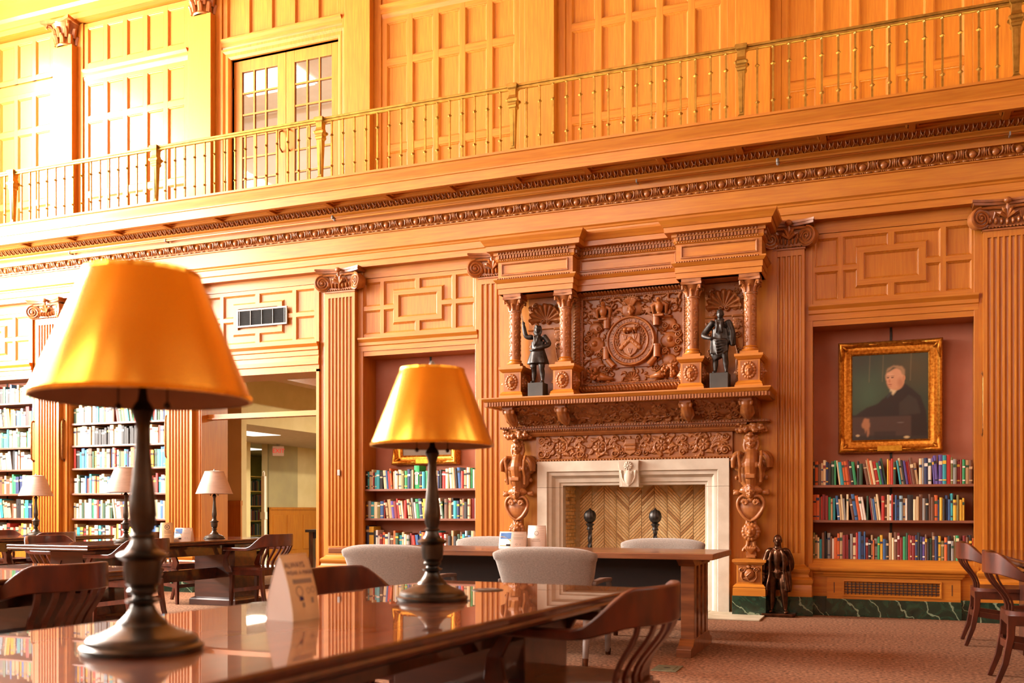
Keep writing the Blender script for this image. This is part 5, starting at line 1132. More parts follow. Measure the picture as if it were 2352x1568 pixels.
# ------------------------------------------------------------------ wooden bow-back chairs (facing +x)
def make_chair():
    t = thing('wooden_armchair', '', 'chair', group='wooden armchairs')
    n = 28; o = []
    for i in range(n):
        a = 2*PI*i/n; ca, sa = math.cos(a), math.sin(a); k = .55; o.append((.235*math.copysign(abs(ca)**k, ca)+.01, (.235+.015*ca)*math.copysign(abs(sa)**k, sa)))
    g = G(); m = len(o); vs = [(x, y, .425) for x, y in o]+[(x, y, .452) for x, y in o]+[(x*.82, y*.82, .446) for x, y in o]+[(x*.4, y*.4, .436) for x, y in o]+[(0, 0, .434)]
    fs = [tuple(range(m))[::-1]]+[(r_*m+i, r_*m+(i+1) % m, (r_+1)*m+(i+1) % m, (r_+1)*m+i) for r_ in range(3) for i in range(m)]+[(3*m+i, 3*m+(i+1) % m, 4*m) for i in range(m)]
    g.add(vs, fs); obj('seat', g, CHAIRW, t, 50)
    g = G(); g.sweep([(-.2, -.2), (.21, -.21), (.21, .21), (-.2, .2)], [(0, .365), (.012, .37), (.012, .426), (-.01, .426), (-.01, .365)], closed=True, pclosed=True); obj('apron', g, CHAIRW, t)
    for sy in (-1, 1):
        g = G(); g.bars([(.2, sy*.195, .425), (.205, sy*.2, .2), (.215, sy*.205, 0)], [.045, .038, .03], [.045, .038, .03], Vector((0, 1, 0))); obj('leg', g, CHAIRW, t, bevel=.004)
        g = G(); g.bars([(-.19, sy*.19, .425), (-.195, sy*.195, .3), (-.225, sy*.2, .14), (-.275, sy*.205, 0)], [.045, .042, .036, .03], [.042, .04, .036, .03], Vector((0, 1, 0))); obj('leg', g, CHAIRW, t, bevel=.004)
        g = G(); g.bars([(.2, sy*.2, .20), (-.2, sy*.197, .25)], .016, .04); obj('stretcher', g, CHAIRW, t)
        g = G(); pts = [(.20, sy*.235, .40), (.235, sy*.25, .47), (.225, sy*.268, .55), (.17, sy*.275, .64)]; g.bars(pts, .024, [.075, .085, .06, .05], Vector((1, 0, 0))); obj('arm_support', g, CHAIRW, t, bevel=.005)
    g = G(); g.bars([(.2, -.2, .20), (.2, .2, .20)], .016, .04); obj('stretcher', g, CHAIRW, t); g = G(); g.bars([(-.205, -.2, .25), (-.225, 0, .25), (-.205, .2, .25)], .016, .045); obj('stretcher', g, CHAIRW, t)
    # bow rail: flat arms rising into a tall crest
    N = 40; pts = []; ws = []; hs = []; tops = []
    for i in range(N+1):
        f = -1+2*i/N; af = abs(f)
        if af > .55: q = (af-.55)/.45; x = -.12+.36*q; y = math.copysign(.285-.012*q*q, f); 
        else: a = f/.55*PI/2; x = -.12-.17*math.cos(a); y = .285*math.sin(a)
        k = np.clip((.62-af)/.34, 0, 1); k = k*k*(3-2*k); top = .662+.14*k; h = .034+.096*k; pts.append((x-.03*k, y, top-h/2)); ws.append(.055-.027*k); hs.append(h)
    g = G(); g.bars(pts, ws, hs); obj('crest_rail', g, CHAIRW, t, 60, bevel=.006)
    for j in range(6):
        y0 = (j-2.5)*.062; a = math.asin(max(-1, min(1, y0*1.28/.285))); x1 = -.12-.17*math.cos(a)-.03; y1 = .285*math.sin(a)
        xa = -.205+.01*abs(j-2.5); g = G(); g.bars([(xa+(x1-xa)*(f*f*(3-2*f))-.012*math.sin(PI*f)*0+.006*math.sin(2*PI*f), y0+(y1-y0)*f, .45+.26*f) for f in [q_/8 for q_ in range(9)]], .012, .032, Vector((0, 1, 0))); obj('slat', g, CHAIRW, t)
    return t
chair = make_chair()
CH = [(-1.02, -6.86, 174, 'dark wooden armchair drawn up to the near corner of the front table'),
      (-2.05, -6.50, -5, 'wooden armchair on the far side of the front table facing the gold lamp'),
      (-3.93, -6.64, 178, 'dark slatted wooden armchair at the left picture edge with its back turned'),
      (-6.45, -3.28, 176, 'wooden armchair nearest the camera along the pale lamp table'),
      (-6.28, -1.55, 176, 'wooden armchair closest to the doorway along the pale lamp table'),
      (-7.60, -1.30, -4, 'wooden armchair tucked behind the pale lamp table nearest the doorway'),
      (-7.62, -2.90, -4, 'wooden armchair tucked behind the pale lamp table at its bright end'),
      (-9.20, -1.70, 176, 'wooden armchair between the two tables with pale lamps'),
      (-10.25, -1.2, -4, 'wooden armchair against the bleached book niche'),
      (.84, -1.72, 0, 'wooden armchair beside the radiator cover at the far right'),
      (.88, -3.55, 0, 'wooden armchair at the right picture edge nearer the camera')]
for i, (x, y, a, lb) in enumerate(CH):
    if i == 0: chair.location = (x, y, 0); chair.rotation_euler = (0, 0, R(a)); chair['label'] = lb
    else: dup(chair, None, (x, y, 0), R(a), lb)

# ------------------------------------------------------------------ fireside table and grey chairs
dk = thing('fireside_table', 'long oak table with trestle ends standing before the fireplace', 'table', (-2.73, -2.905, 0))
g = G(); g.box(-1.58, 1.58, -.425, .425, .70, .745); obj('tabletop', g, DESKW, dk, bevel=.006)
g = G(); g.box(-1.32, 1.32, -.02, .02, .22, .70); obj('modesty_panel', g, DARKW, dk)
for sx in (-1, 1):
    x = sx*1.37; e = obj('trestle', G().box(x-.035, x+.035, -.20, .20, .10, .70), DESKW, dk)
    for yy in (-.24, -.08, .08, .24): g = G(); g.box(x-.05, x+.05, yy-.045, yy+.045, .09, .66); obj('post', g, DESKW, e, bevel=.004)
    g = G(); g.extr([(-.43, 0), (.43, 0), (.43, .06), (.36, .075), (.30, .12), (-.30, .12), (-.36, .075), (-.43, .06)], x-.055, x+.055, lambda a, b, h: (h, a, b)); obj('foot', g, DESKW, e, bevel=.004)
    g = G(); g.extr([(-.40, .70), (.40, .70), (.36, .68), (.30, .65), (-.30, .65), (-.36, .68)], x-.06, x+.06, lambda a, b, h: (h, a, b)); obj('bearer', g, DESKW, e)
    g = G(); g.extr([(.0, .70), (sx*.15, .70), (sx*.10, .68), (sx*.03, .66), (0, .62)], -.05, .05, lambda a, b, h: (x+a, h, b)); obj('brace', g, DESKW, e)
def grey_chair():
    t = thing('upholstered_armchair', '', 'chair', group='grey upholstered armchairs')
    # back: wide rounded pad narrowing towards the seat
    g = G(); nu, nv = 20, 14; vs = []; fs = []
    def pad(u, v, s):
        w = .30+.085*v; r_ = 1-max(0, (abs(u)-.82)/.18)**2*.35*(v > .5); z = .40+.395*v; ed = (1-abs(u)**6)*(1-abs(2*v-1)**8); z = z-(.035*abs(u)**5 if v > .8 else 0)+.012*math.cos(u*1.5)*v
        return (-.24-.10*v-s*(.035+.03*ed)+.03*(u*u), u*w, z)
    for s in (1, -1):
        for i in range(nu+1):
            for j in range(nv+1): vs.append(pad(-1+2*i/nu, j/nv, s))
    q = (nu+1)*(nv+1)
    for i in range(nu):
        for j in range(nv): a = i*(nv+1)+j; fs += [(a, a+nv+1, a+nv+2, a+1), (q+a, q+a+1, q+a+nv+2, q+a+nv+1)]
    for i in range(nu):
        a = i*(nv+1); fs += [(a, q+a, q+a+nv+1, a+nv+1), (a+nv, a+2*nv+1, q+a+2*nv+1, q+a+nv)]
    for j in range(nv): fs += [(j, j+1, q+j+1, q+j), (nu*(nv+1)+j, q+nu*(nv+1)+j, q+nu*(nv+1)+j+1, nu*(nv+1)+j+1)]
    g.add(vs, fs); o = obj('backrest', g, GREYF, t, True); m = o.modifiers.new('s', 'SUBSURF'); m.levels = 1; m.render_levels = 1
    g = G(); g.box(-.27, .29, -.31, .31, .33, .45); o = obj('seat', g, GREYF, t, bevel=.035); o.modifiers['b'].segments = 4
    for sy in (-1, 1):
        g = G(); g.tube([(.27, sy*.29, .34), (.27, sy*.29, .06), (.275, sy*.29, 0)], [.03, .022, .018], 10); l = obj('leg', g, GREYL, t, True); g = G(); g.tube([(.2745, sy*.29, .05), (.275, sy*.29, 0)], [.0225, .02], 10); obj('ferrule', g, BRONZE, l)
        g = G(); g.tube([(-.25, sy*.29, .34), (-.29, sy*.29, .06), (-.30, sy*.29, 0)], [.03, .022, .018], 10); l = obj('leg', g, GREYL, t, True); g = G(); g.tube([(-.292, sy*.29, .05), (-.30, sy*.29, 0)], [.0225, .02], 10); obj('ferrule', g, BRONZE, l)
        g = G(); g.bars([(-.27, sy*.335, .56), (-.05, sy*.34, .57), (.14, sy*.335, .56)], [.05, .055, .05], .028); obj('armrest', g, GREYL, t, bevel=.008)
        g = G(); g.bars([(.12, sy*.335, .555), (.23, sy*.32, .45), (.26, sy*.30, .34)], .03, .035, Vector((1, 0, 0))); g.bars([(-.25, sy*.335, .555), (-.25, sy*.32, .45), (-.25, sy*.30, .36)], .025, .03, Vector((1, 0, 0))); obj('arm_post', g, GREYL, t, kind='stuff')
    return t
gc = grey_chair()
for i, (x, y, a, lb) in enumerate(((-3.43, -3.62, 90, 'grey upholstered armchair behind the gold lamp, back to the camera'), (-2.20, -3.64, 90, 'grey upholstered armchair between the gold lamp and the table corner, back to the camera'),
        (-3.52, -2.02, -92, 'grey upholstered armchair facing us behind the leaflets by the books'), (-1.86, -2.02, -88, 'grey upholstered armchair facing us in front of the firebox'))):
    if i == 0: gc.location = (x, y, 0); gc.rotation_euler = (0, 0, R(a)); gc['label'] = lb
    else: dup(gc, None, (x, y, 0), R(a), lb)

# ------------------------------------------------------------------ table lamps
def lamp(label, loc, s, shade_m, rz=0, group='table lamps', chains=True, sr=1.0):
    t = thing('table_lamp', label, 'lamp', loc, rz, group); S = lambda pr: [(r_*s, z*s) for r_, z in pr]
    g = G(); g.lathe(S([(0, 0), (.144, 0), (.148, .008), (.148, .014), (.136, .02), (.134, .03), (.126, .038), (.112, .043), (.094, .05), (.076, .058), (.062, .066), (.058, .074), (.05, .08), (.04, .092), (.032, .104), (.03, .11)]), 44); obj('base', g, LAMPB, t, 30)
    g = G(); g.lathe(S([(.03, .11), (.026, .118), (.04, .122), (.042, .128), (.026, .133), (.023, .14), (.036, .146), (.037, .152), (.032, .158), (.042, .17), (.046, .20), (.046, .228), (.058, .234), (.063, .241), (.056, .247), (.04, .254), (.03, .268), (.026, .282), (.032, .287), (.032, .292), (.024, .297), (.031, .32), (.034, .345), (.032, .375), (.026, .43), (.02, .50), (.0175, .555), (.018, .572), (.025, .592), (.029, .604), (.024, .616), (.013, .632), (.010, .65), (.009, .70), (.009, .94)]), 32); obj('stem', g, LAMPB, t, 30)
    zb, zt, rb, rt = .635, .95, .262*sr, .136*sr
    g = G(); g.lathe(S([(rb, zb), (rb+.004, zb+.004), (rt+.004, zt-.004), (rt, zt)]), 56); sh = obj('shade', g, shade_m, t, 40)
    g = G(); g.lathe(S([(rb-.001, zb), (rb-.004, zb+.004), (rt-.004, zt-.004), (rt-.001, zt)])[::-1], 56); obj('lining', g, LINER, sh, True)
    g = G(); g.lathe(S([(rb-.003, zb-.002), (rb+.006, zb-.002), (rb+.007, zb+.008), (rb+.002, zb+.01)]), 56); g.lathe(S([(rt-.003, zt-.008), (rt+.006, zt-.008), (rt+.005, zt+.002), (rt-.003, zt+.003)]), 56); obj('shade_rim', g, shade_m, sh, kind='stuff')
    g = G(); g.lathe(S([(.002, zt+.012), (rt*.5, zt+.010), (rt-.002, zt-.002)]), 40); obj('shade_cap', g, shade_m, sh, True)
    g = G(); g.lathe(S([(0, zt+.008), (.012, zt+.010), (.016, zt+.02), (.008, zt+.03), (.004, zt+.036), (0, zt+.038)]), 12); obj('finial', g, STEEL, t, True)
    if chains:
        for sx in (-1, 1):
            g = G(); g.tube([(sx*.065*s, 0, .80*s), (sx*.065*s, 0, .625*s)], .0022*s, 5); ch = obj('pull_chain', g, LAMPB, t); g = G(); g.ell((sx*.065*s, 0, .617*s), .009*s, 8, 6); obj('chain_bead', g, LAMPB, ch, True)
    return t
lamp('large gold shaded lamp on the front table, nearest the camera', (-1.579, -8.462, .74), .90, GOLD, R(15))
lamp('gold shaded lamp on the front table in front of the books', (-1.507, -7.114, .74), .86, GOLD, R(40), sr=.95)
lamp('pale shaded lamp on the table by the bleached book niche', (-9.72, -1.32, .74), .77, PALE, sr=.95)
lamp('pale shaded lamp half hidden behind the large gold lamp stem', (-6.97, -2.76, .74), .77, PALE, sr=.95)
lamp('pale shaded lamp standing before the doorway', (-6.95, -1.45, .74), .78, PALE, sr=.95)

# ------------------------------------------------------------------ leaflets and table tents
def tent(label, loc, rz, w, d, h, face, lines, bulge=.35):
    """folded card: printed face towards local -y, open ends towards x"""
    t = thing('table_tent', label, 'table tent', loc, rz, 'table tents'); n = 10
    fr = [(-d/2*(1-(i/n)**1.7), h*i/n) for i in range(n+1)]
    for sy, nm, m in ((1, 'printed_face', face), (-1, 'back_face', PAPER)):
        g = G()
        for i in range(n):
            (y0, z0), (y1, z1) = fr[i], fr[i+1]; y0, y1 = y0*sy, y1*sy; g.add([(-w/2, y0, z0), (w/2, y0, z0), (w/2, y1, z1), (-w/2, y1, z1), (-w/2, y0+.001*sy, z0), (w/2, y0+.001*sy, z0), (w/2, y1+.001*sy, z1), (-w/2, y1+.001*sy, z1)], [(0, 1, 2, 3), (7, 6, 5, 4), (0, 3, 7, 4), (1, 5, 6, 2)])
        obj(nm, g, m, t, True)
    for sx in (-1, 1):
        g = G(); x = sx*w/2*.985; pts = [(x, y, z) for y, z in fr]+[(x, -y, z) for y, z in fr[::-1][1:]]; g.add(pts+[(x-.001*sx, y, z) for _, y, z in pts], [tuple(range(len(pts))), tuple(range(len(pts), 2*len(pts)))[::-1]]); obj('end_flap', g, PAPER, t)
    def surf(a, b):
        f = b/h; return (a, -d/2*(1-f**1.7)-.0012, b)
    for kind, val, x, z, sz, m in lines:
        q = G()
        if kind == 't': tg = text_g(val, sz)
        elif kind == 'r': tg = G().add([(-sz[0]/2, -sz[1]/2, 0), (sz[0]/2, -sz[1]/2, 0), (sz[0]/2, sz[1]/2, 0), (-sz[0]/2, sz[1]/2, 0)], [(0, 1, 2, 3)])
        elif kind == 'p': tg = G().add([(a, b, 0) for a, b in val], [tuple(range(len(val)))])
        else: tg = G().lathe([(sz*.8, 0), (sz, 0)], 18)
        q.add([surf(x+v[0], z+v[1]) for v in tg.v], tg.f); obj('print', q, m, t, kind='stuff')
    return t
tent('cream folded card with bold lettering about masks standing on the front table', (-1.625, -7.80, .74), R(85), .122, .10, .19, CREAMPAPER,
     [('t', 'ALWAYS', -.012, .158, .023, INK), ('t', 'WEAR A MASK', .002, .136, .0175, INK), ('r', None, .004, .112, (.085, .013), INKG), ('o', None, -.018, .083, .016, INKG), ('r', None, -.014, .062, (.018, .012), INK), ('r', None, -.008, .044, (.01, .014), INKG), ('o', None, .022, .083, .009, INKG), ('o', None, .043, .085, .009, INKG), ('r', None, .034, .055, (.011, .016), INKG)])
tent('folded cream card with a round emblem on the pale lamp table', (-6.74, -2.45, .74), R(52), .115, .13, .19, CREAMPAPER, [('o', None, 0, .145, .025, INK), ('r', None, -.002, .145, (.02, .018), INKG), ('t', 'WE WEAR', 0, .105, .014, INK), ('t', 'OUR MASKS', 0, .088, .013, INK), ('r', None, 0, .06, (.07, .002), INKG), ('r', None, 0, .05, (.07, .002), INKG)])
def leaflet(label, loc, rz, w, h, photo):
    ln = [('r', None, w*.22, h*.80, (w*.36, .003), INKG), ('r', None, w*.22, h*.68, (w*.4, .003), INKG), ('r', None, w*.22, h*.58, (w*.36, .003), INKG), ('o', None, w*.16, h*.25, .008, INKG), ('o', None, w*.3, h*.25, .006, INKG)]
    if photo: ln += [('r', None, -w*.26, h*.75, (w*.40, h*.36), BLUE), ('p', [(-w*.2, -h*.36), (w*.2, -h*.36), (w*.2, -.0), (-w*.05, h*.2), (-w*.2, h*.22)], -w*.26, h*.5, 0, YEL), ('r', None, -w*.15, h*.2, (w*.16, h*.12), DARKW)]
    else: ln = [('o', None, 0, h*.66, .018, INKG), ('r', None, 0, h*.4, (w*.4, .003), INKG), ('r', None, 0, h*.32, (w*.5, .003), INKG)]
    return tent(label, loc, rz, w, .11, h, PAPER, ln)
leaflet('leaflet with a blue and yellow building picture on the pale lamp table', (-6.66, -2.29, .74), R(24), .17, .135, True)
leaflet('leaflet with a blue and yellow building picture on the fireside table', (-2.85, -2.86, .745), R(10), .22, .135, True)
leaflet('plain white folded card on the fireside table', (-2.68, -2.76, .745), R(10), .145, .185, False)
dz = thing('table_grommet', 'flat dark round disc set on the front tabletop', 'grommet', (-1.482, -6.667, .74)); g = G(); g.lathe([(0, .004), (.055, .004), (.062, .002), (.064, 0)], 28); obj('disc', g, BLACKB, dz); g = G(); g.lathe([(.03, .0045), (.034, .006), (.038, .0045)], 24); obj('ring', g, STEEL, dz)
# ------------------------------------------------------------------ statues
def figure_base(g, torso=True):
    """standing body about 1 high, facing -y"""
    e = lambda c, r: g.ell(c, r, 18, 14)
    limb(g, [(-.06, 0, .50), (-.066, -.012, .40), (-.068, -.012, .28), (-.072, .012, .17), (-.076, .006, .05)], [.07, .062, .046, .043, .026], 16); limb(g, [(.06, 0, .50), (.07, -.03, .40), (.078, -.045, .28), (.085, -.02, .17), (.092, -.025, .05)], [.07, .062, .046, .043, .026], 16)
    e((-.085, -.035, .022), (.030, .066, .026)); e((.105, -.075, .022), (.030, .066, .026)); e((-.074, .014, .19), (.04, .042, .06)); e((.086, -.016, .19), (.04, .042, .06))
    limb(g, [(0, 0, .46), (0, .005, .52), (0, 0, .58), (0, -.008, .66), (0, .0, .74), (0, .005, .79), (0, .005, .815)], [.098, .104, .094, .108, .112, .085, .05], 16, squash=.7); limb(g, [(0, .005, .79), (0, -.005, .88)], [.048, .04], 16)
def half_shell(g, rings, a0, a1, th=.022, n=26, wav=0):
    """solid open shell: rings of (z, rx, ry); angle measured from +x towards +y"""
    vs = []; m = len(rings)
    for side in (0, 1):
        for z, rx, ry in rings:
            for i in range(n+1):
                a = R(a0+(a1-a0)*i/n); w = 1+wav*math.sin(a*9)*(1-min(1, max(0, (z-.3)/.25))); vs.append(((rx*w-th*side)*math.cos(a), (ry*w-th*side)*math.sin(a), z))
    q = m*(n+1); fs = []
    for k in range(m-1):
        for i in range(n): a = k*(n+1)+i; fs += [(a, a+1, a+n+2, a+n+1), (q+a, q+a+n+1, q+a+n+2, q+a+1)]
        for i in (0, n): a = k*(n+1)+i; fs.append((a, a+n+1, q+a+n+1, q+a) if i == 0 else (a, q+a, q+a+n+1, a+n+1))
    for i in range(n): fs += [(i, q+i, q+i+1, i+1), ((m-1)*(n+1)+i, (m-1)*(n+1)+i+1, q+(m-1)*(n+1)+i+1, q+(m-1)*(n+1)+i)]
    g.add(vs, fs)
def statue_coat():
    g = G(); figure_base(g); head(g, (0, -.012, .838), .14)
    for sx in (-1, 1): g.ell((sx*.09, .005, .778), (.052, .05, .038), 16, 12)
    half_shell(g, [(.75, .09, .07), (.66, .118, .092), (.55, .114, .095), (.45, .135, .11), (.33, .155, .125), (.28, .16, .13)], -50, 230, .022, wav=.05)
    for sx in (-1, 1): limb(g, [(sx*.035, -.06, .81), (sx*.072, -.092, .74), (sx*.085, -.098, .62), (sx*.085, -.098, .5), (sx*.112, -.108, .36), (sx*.118, -.108, .29)], [.016, .022, .02, .017, .016, .012], 16)   # lapels and coat fronts
    limb(g, [(-.108, .005, .772), (-.150, .02, .66), (-.172, .0, .56), (-.168, -.035, .48)], [.042, .040, .035, .029], 16); g.ell((-.175, -.045, .455), (.026, .03, .036), 14, 10); limb(g, [(-.182, -.022, .50), (-.176, -.04, .475)], [.042, .044], 16)
    for k in range(4): limb(g, [(-.19+.011*k, -.06, .445), (-.188+.011*k, -.068, .41), (-.184+.010*k, -.06, .39)], [.0085, .008, .006], 16)
    limb(g, [(-.155, -.06, .46), (-.15, -.075, .435)], [.009, .007], 16)
    limb(g, [(.108, .005, .772), (.152, .03, .66), (.15, .06, .56), (.10, .09, .53)], [.042, .041, .037, .03], 16)
    half_shell(g, [(.70, .135, .08), (.60, .155, .095), (.45, .168, .105), (.32, .17, .11), (.27, .165, .105)], -18, 60, .026, 10)
    for k in range(5): g.ell((.0, -.088, .555+.04*k), .008, 8, 6)
    limb(g, [(-.045, -.066, .815), (-.012, -.09, .79), (.0, -.095, .75), (.012, -.09, .79), (.045, -.066, .815)], .014, 12)
    limb(g, [(-.095, -.05, .525), (-.03, -.082, .515), (0, -.09, .495), (.03, -.082, .515), (.095, -.05, .525)], .012, 12)
    for (x, y) in ((-.067, -.015), (.076, -.045)): limb(g, [(x, y, .305), (x, y, .275)], .049, 12)
    return g
def statue_sword():
    g = G(); figure_base(g); head(g, (0, -.008, .836), .14, hair=2)
    limb(g, [(-.11, 0, .785), (-.20, -.02, .80), (-.235, -.03, .93), (-.245, -.03, 1.0)], [.046, .04, .036, .024]); g.ell((-.247, -.03, 1.02), .03); limb(g, [(-.245, -.03, 1.0), (-.30, -.03, 1.25)], [.010, .005], 16)
    limb(g, [(.11, 0, .785), (.195, .0, .66), (.14, -.09, .60), (.04, -.12, .58)], [.046, .042, .038, .028]); g.ell((.02, -.125, .58), (.035, .025, .025)); limb(g, [(.03, -.12, .575), (-.06, -.12, .545)], [.02, .016], 16)
    n = 40; vs = []                                    # flared coat
    for z, r_ in ((.70, .115), (.58, .112), (.55, .12), (.45, .15), (.36, .175), (.33, .178)):
        for i in range(n): a = 2*PI*i/n; q = r_*(1+.07*math.sin(a*6)*(.6-z)*4*(z < .56)); vs.append((q*math.cos(a), q*math.sin(a)*.78, z))
    g.add(vs, [(k*n+i, k*n+(i+1) % n, (k+1)*n+(i+1) % n, (k+1)*n+i) for k in range(5) for i in range(n)]+[tuple(range(n)), tuple(range(5*n, 6*n))[::-1]])
    for sx in (-1, 1): limb(g, [(sx*.073, -.02, .31), (sx*.074, -.02, .27)], [.056, .054], 16); limb(g, [(sx*.04, -.09, .79), (sx*.02, -.11, .70), (-.02, -.11, .63)], .014, 12)
    limb(g, [(-.12, -.06, .56), (0, -.10, .545), (.12, -.06, .56)], .016, 12); limb(g, [(.12, .05, .5), (.2, .08, .22)], [.010, .006], 16); return g
def statue_robe():
    g = G(); figure_base(g); head(g, (0, -.008, .834), .148)
    limb(g, [(-.11, 0, .785), (-.215, .02, .66), (-.245, -.01, .59), (-.14, -.09, .535)], [.05, .05, .044, .026]); g.ell((-.12, -.1, .535), (.03, .026, .024))
    limb(g, [(.112, 0, .785), (.165, .01, .62), (.175, -.04, .47)], [.052, .046, .030]); g.ell((.18, -.05, .435), (.022, .024, .036))
    limb(g, [(.14, .03, .77), (.175, .03, .6), (.185, .02, .44)], [.04, .052, .045], 16)
    n = 40; vs = []
    for z, r_, ox in ((.68, .118, 0), (.60, .122, 0), (.54, .13, 0), (.45, .145, -.005), (.33, .13, -.005), (.24, .10, .0)):
        for i in range(n): a = 2*PI*i/n; q = r_*(1+.05*math.sin(a*7+z*9)); vs.append((ox+q*math.cos(a), q*math.sin(a)*.75, z+.05*math.cos(a)*(z < .5)))
    g.add(vs, [(k*n+i, k*n+(i+1) % n, (k+1)*n+(i+1) % n, (k+1)*n+i) for k in range(5) for i in range(n)]+[tuple(range(n)), tuple(range(5*n, 6*n))[::-1]])
    for k in range(6): limb(g, [(-.13+.01*k, -.06, .54-.01*k), (-.02, -.115-.004*k, .50-.045*k), (.12, -.08, .50-.03*k)], .012, 12)
    for k in range(4): limb(g, [(-.12+.02*k, -.075, .52), (-.13+.018*k, -.085, .30)], [.014, .012], 16)
    for sx in (-1, 1): limb(g, [(sx*.05, -.07, .80), (sx*.03, -.11, .72), (sx*.045, -.1, .62)], [.018, .022, .012], 16)
    limb(g, [(-.06, -.06, .81), (0, -.085, .785), (.06, -.06, .81)], .02, 12); return g
def statue(name, label, gfn, loc, s, m, vox, plinth):
    t = thing(name, label, 'statue', loc); pz = plinth[2] if plinth else 0
    if plinth: pg = G(); a, b, c = plinth[:3]; pg.box(-a/2, a/2, -b/2, b/2, 0, c); obj('plinth', pg, plinth[3], t, bevel=.003)
    o = obj('figure', gfn(), m, t, remesh=vox, rsm=5); o.scale = (s, s, s); o.location = (0, 0, pz-.004); return t
st = statue('floor_statue', 'bronze statue of a coated figure standing on the carpet beside the hearth', statue_coat, (-1.02, -.30, 0), .80, BRONZE, .0075, None)
g = G(); g.extr([(-.15, -.11), (.15, -.11), (.17, -.06), (.17, .12), (-.15, .12)], 0, .035); obj('base', g, BRONZE, st, bevel=.008); 
for c in st.children:
    if c.name.startswith('figure'): c.location.z = .03
xs = at_wall(1237, 900, -.40)[0]; statue('niche_statue', 'black statue raising a sword in the left shell niche', statue_sword, (xs, -.42, 2.254), .645, BLACKB, .009, (.17, .17, .165, PLINTH))
xs = at_wall(1655, 880, -.40)[0]; statue('niche_statue', 'black statue of a robed bald figure in the right shell niche', statue_robe, (xs, -.42, 2.254), .665, BLACKB, .009, (.18, .18, .17, PLINTH))

# ------------------------------------------------------------------ small fittings on walls and floor
pipe = thing('sprinkler_pipe', 'thin sprinkler pipe running along the cornice under the gallery', 'pipe', (0, -.245, 4.525))
g = G(); g.tube([(XL, 0, 0), (2.2, 0, 0)], .013, 8); obj('pipe_run', g, OAK_H, pipe, True)
for px in (768, 1787): 
    x = at_wall(px, 450, -.25)[0]; g = G(); g.ell((x, 0, 0), .022, 8, 6); g.tube([(x, 0, 0), (x, -.03, .02), (x, -.05, .012)], [.012, .01, .016], 8); g.tube([(x, -.05, -.01), (x, -.05, .03)], .014, 8); obj('sprinkler_head', g, STEEL, pipe, True)
for px in (160, 380, 1462, 2320): x = at_wall(px, 450, -.25)[0]; g = G(); g.box(x-.006, x+.006, -.018, .06, -.018, .018); obj('clip', g, STEEL, pipe)
vx0, vz1 = at_wall(545, 712, -.04); vx1, vz0 = at_wall(660, 747, -.04)
vt = thing('air_vent', 'dark louvred air vent set in the panelling over the doorway', 'vent', ((vx0+vx1)/2, -.032, 3.37)); w, h = vx1-vx0, .225
g = G(); g.sweep([(-w/2, 0), (-w/2, h), (w/2, h), (w/2, 0)], [(0, 0), (0, -.02), (.02, -.022), (.024, -.006)], closed=True, fn=lambda a, b, q: (a, q, b)); obj('frame', g, STEEL, vt)
g = G(); g.box(-w/2+.02, w/2-.02, -.003, 0, .02, h-.02); obj('back', g, BLK, vt)
for k in range(16): z = .028+k*(h-.056)/15; g = G(); g.cbox((0, -.010, z), (w-.05, .012, .0025), Matrix.Rotation(R(35), 3, 'X')); obj('louver', g, BLK, vt)
for k in range(5): x = -w/2+.04+k*(w-.08)/4; g = G(); g.box(x-.003, x+.003, -.02, -.004, .02, h-.02); obj('divider', g, STEEL, vt)
fl = thing('floor_outlet', 'tarnished metal floor outlet plate set into the carpet', 'floor outlet', (-1.37, -3.84, 0), R(0))
g = G(); g.box(-.085, .085, -.12, .12, 0, .006); obj('plate', g, FLOORBOX, fl, bevel=.002); g = G(); g.box(-.055, .055, -.08, .08, .006, .008); obj('lid', g, FLOORBOX, fl); g = G(); g.lathe([(0, .0085), (.022, .0085), (.024, .008)], 12); obj('socket', g, BLK, fl)
# cove lights hidden on the gallery floor behind the fascia
for k, xb in enumerate([XB[0]+2*MOD, XB[0]+MOD]+XB[:5]):
    c = thing('cove_light', 'warm uplight strip hidden behind the gallery fascia, %s from the right' % ORD[k], 'light', (xb-MOD/2, -.40, 4.85)); g = G(); g.box(-1.12, 1.12, -.03, .03, 0, .03); obj('tray', g, STEEL, c)
    g = G(); g.tube([(-1.1, 0, .04), (1.1, 0, .04)], .012, 8); obj('tube', g, LIGHTP, c)
    area_light('cove_light_glow', (0, 0, .06), (R(180), 0, 0), 2.2, .08, COVE_W*(1 if k < 5 else .3), (1, .74, .36), parent=c)

# ------------------------------------------------------------------ rooms beyond the doorway
g = G()
g.box(-10.2, -8.66, 1.30, 1.42, 0, 3.5)                     # return wall left of the doorway
nw = tag(obj('wall_beyond', g, CREAM), 'cream wall corner just inside the doorway', kind='structure')
g = G(); g.box(-10.2, -8.65, 1.27, 1.30, .10, 1.12); g.box(-10.2, -8.64, 1.255, 1.30, 1.12, 1.19); g.box(-10.2, -8.64, 1.26, 1.30, 0, .12); w1 = obj('wainscot', g, OAK_V, nw)
for x in (-9.55, -9.05): g = G(); f = panel_frame_face(cw(x-.2, x+.2, .25, 1.02), 1.27, .02); obj('panel', f, OAK_V, nw)
g = G(); g.box(-12.14, -12.0, 6.6, 10, 0, 2.45); g.box(-12.14, -12.0, 1.42, 6.03, 0, 2.45); g.box(-13, -2.5, 10, 10.15, 0, 3.5); g.box(-2.6, -2.5, .5, 10, 0, 3.5); wb = tag(obj('wall_far', g, CREAM), 'cream wall with oak wainscot across the side room', kind='structure')
g = G(); g.box(-12.0, -11.96, 6.6, 7.64, 0, 2.45); obj('pier', g, TAUPE, wb)
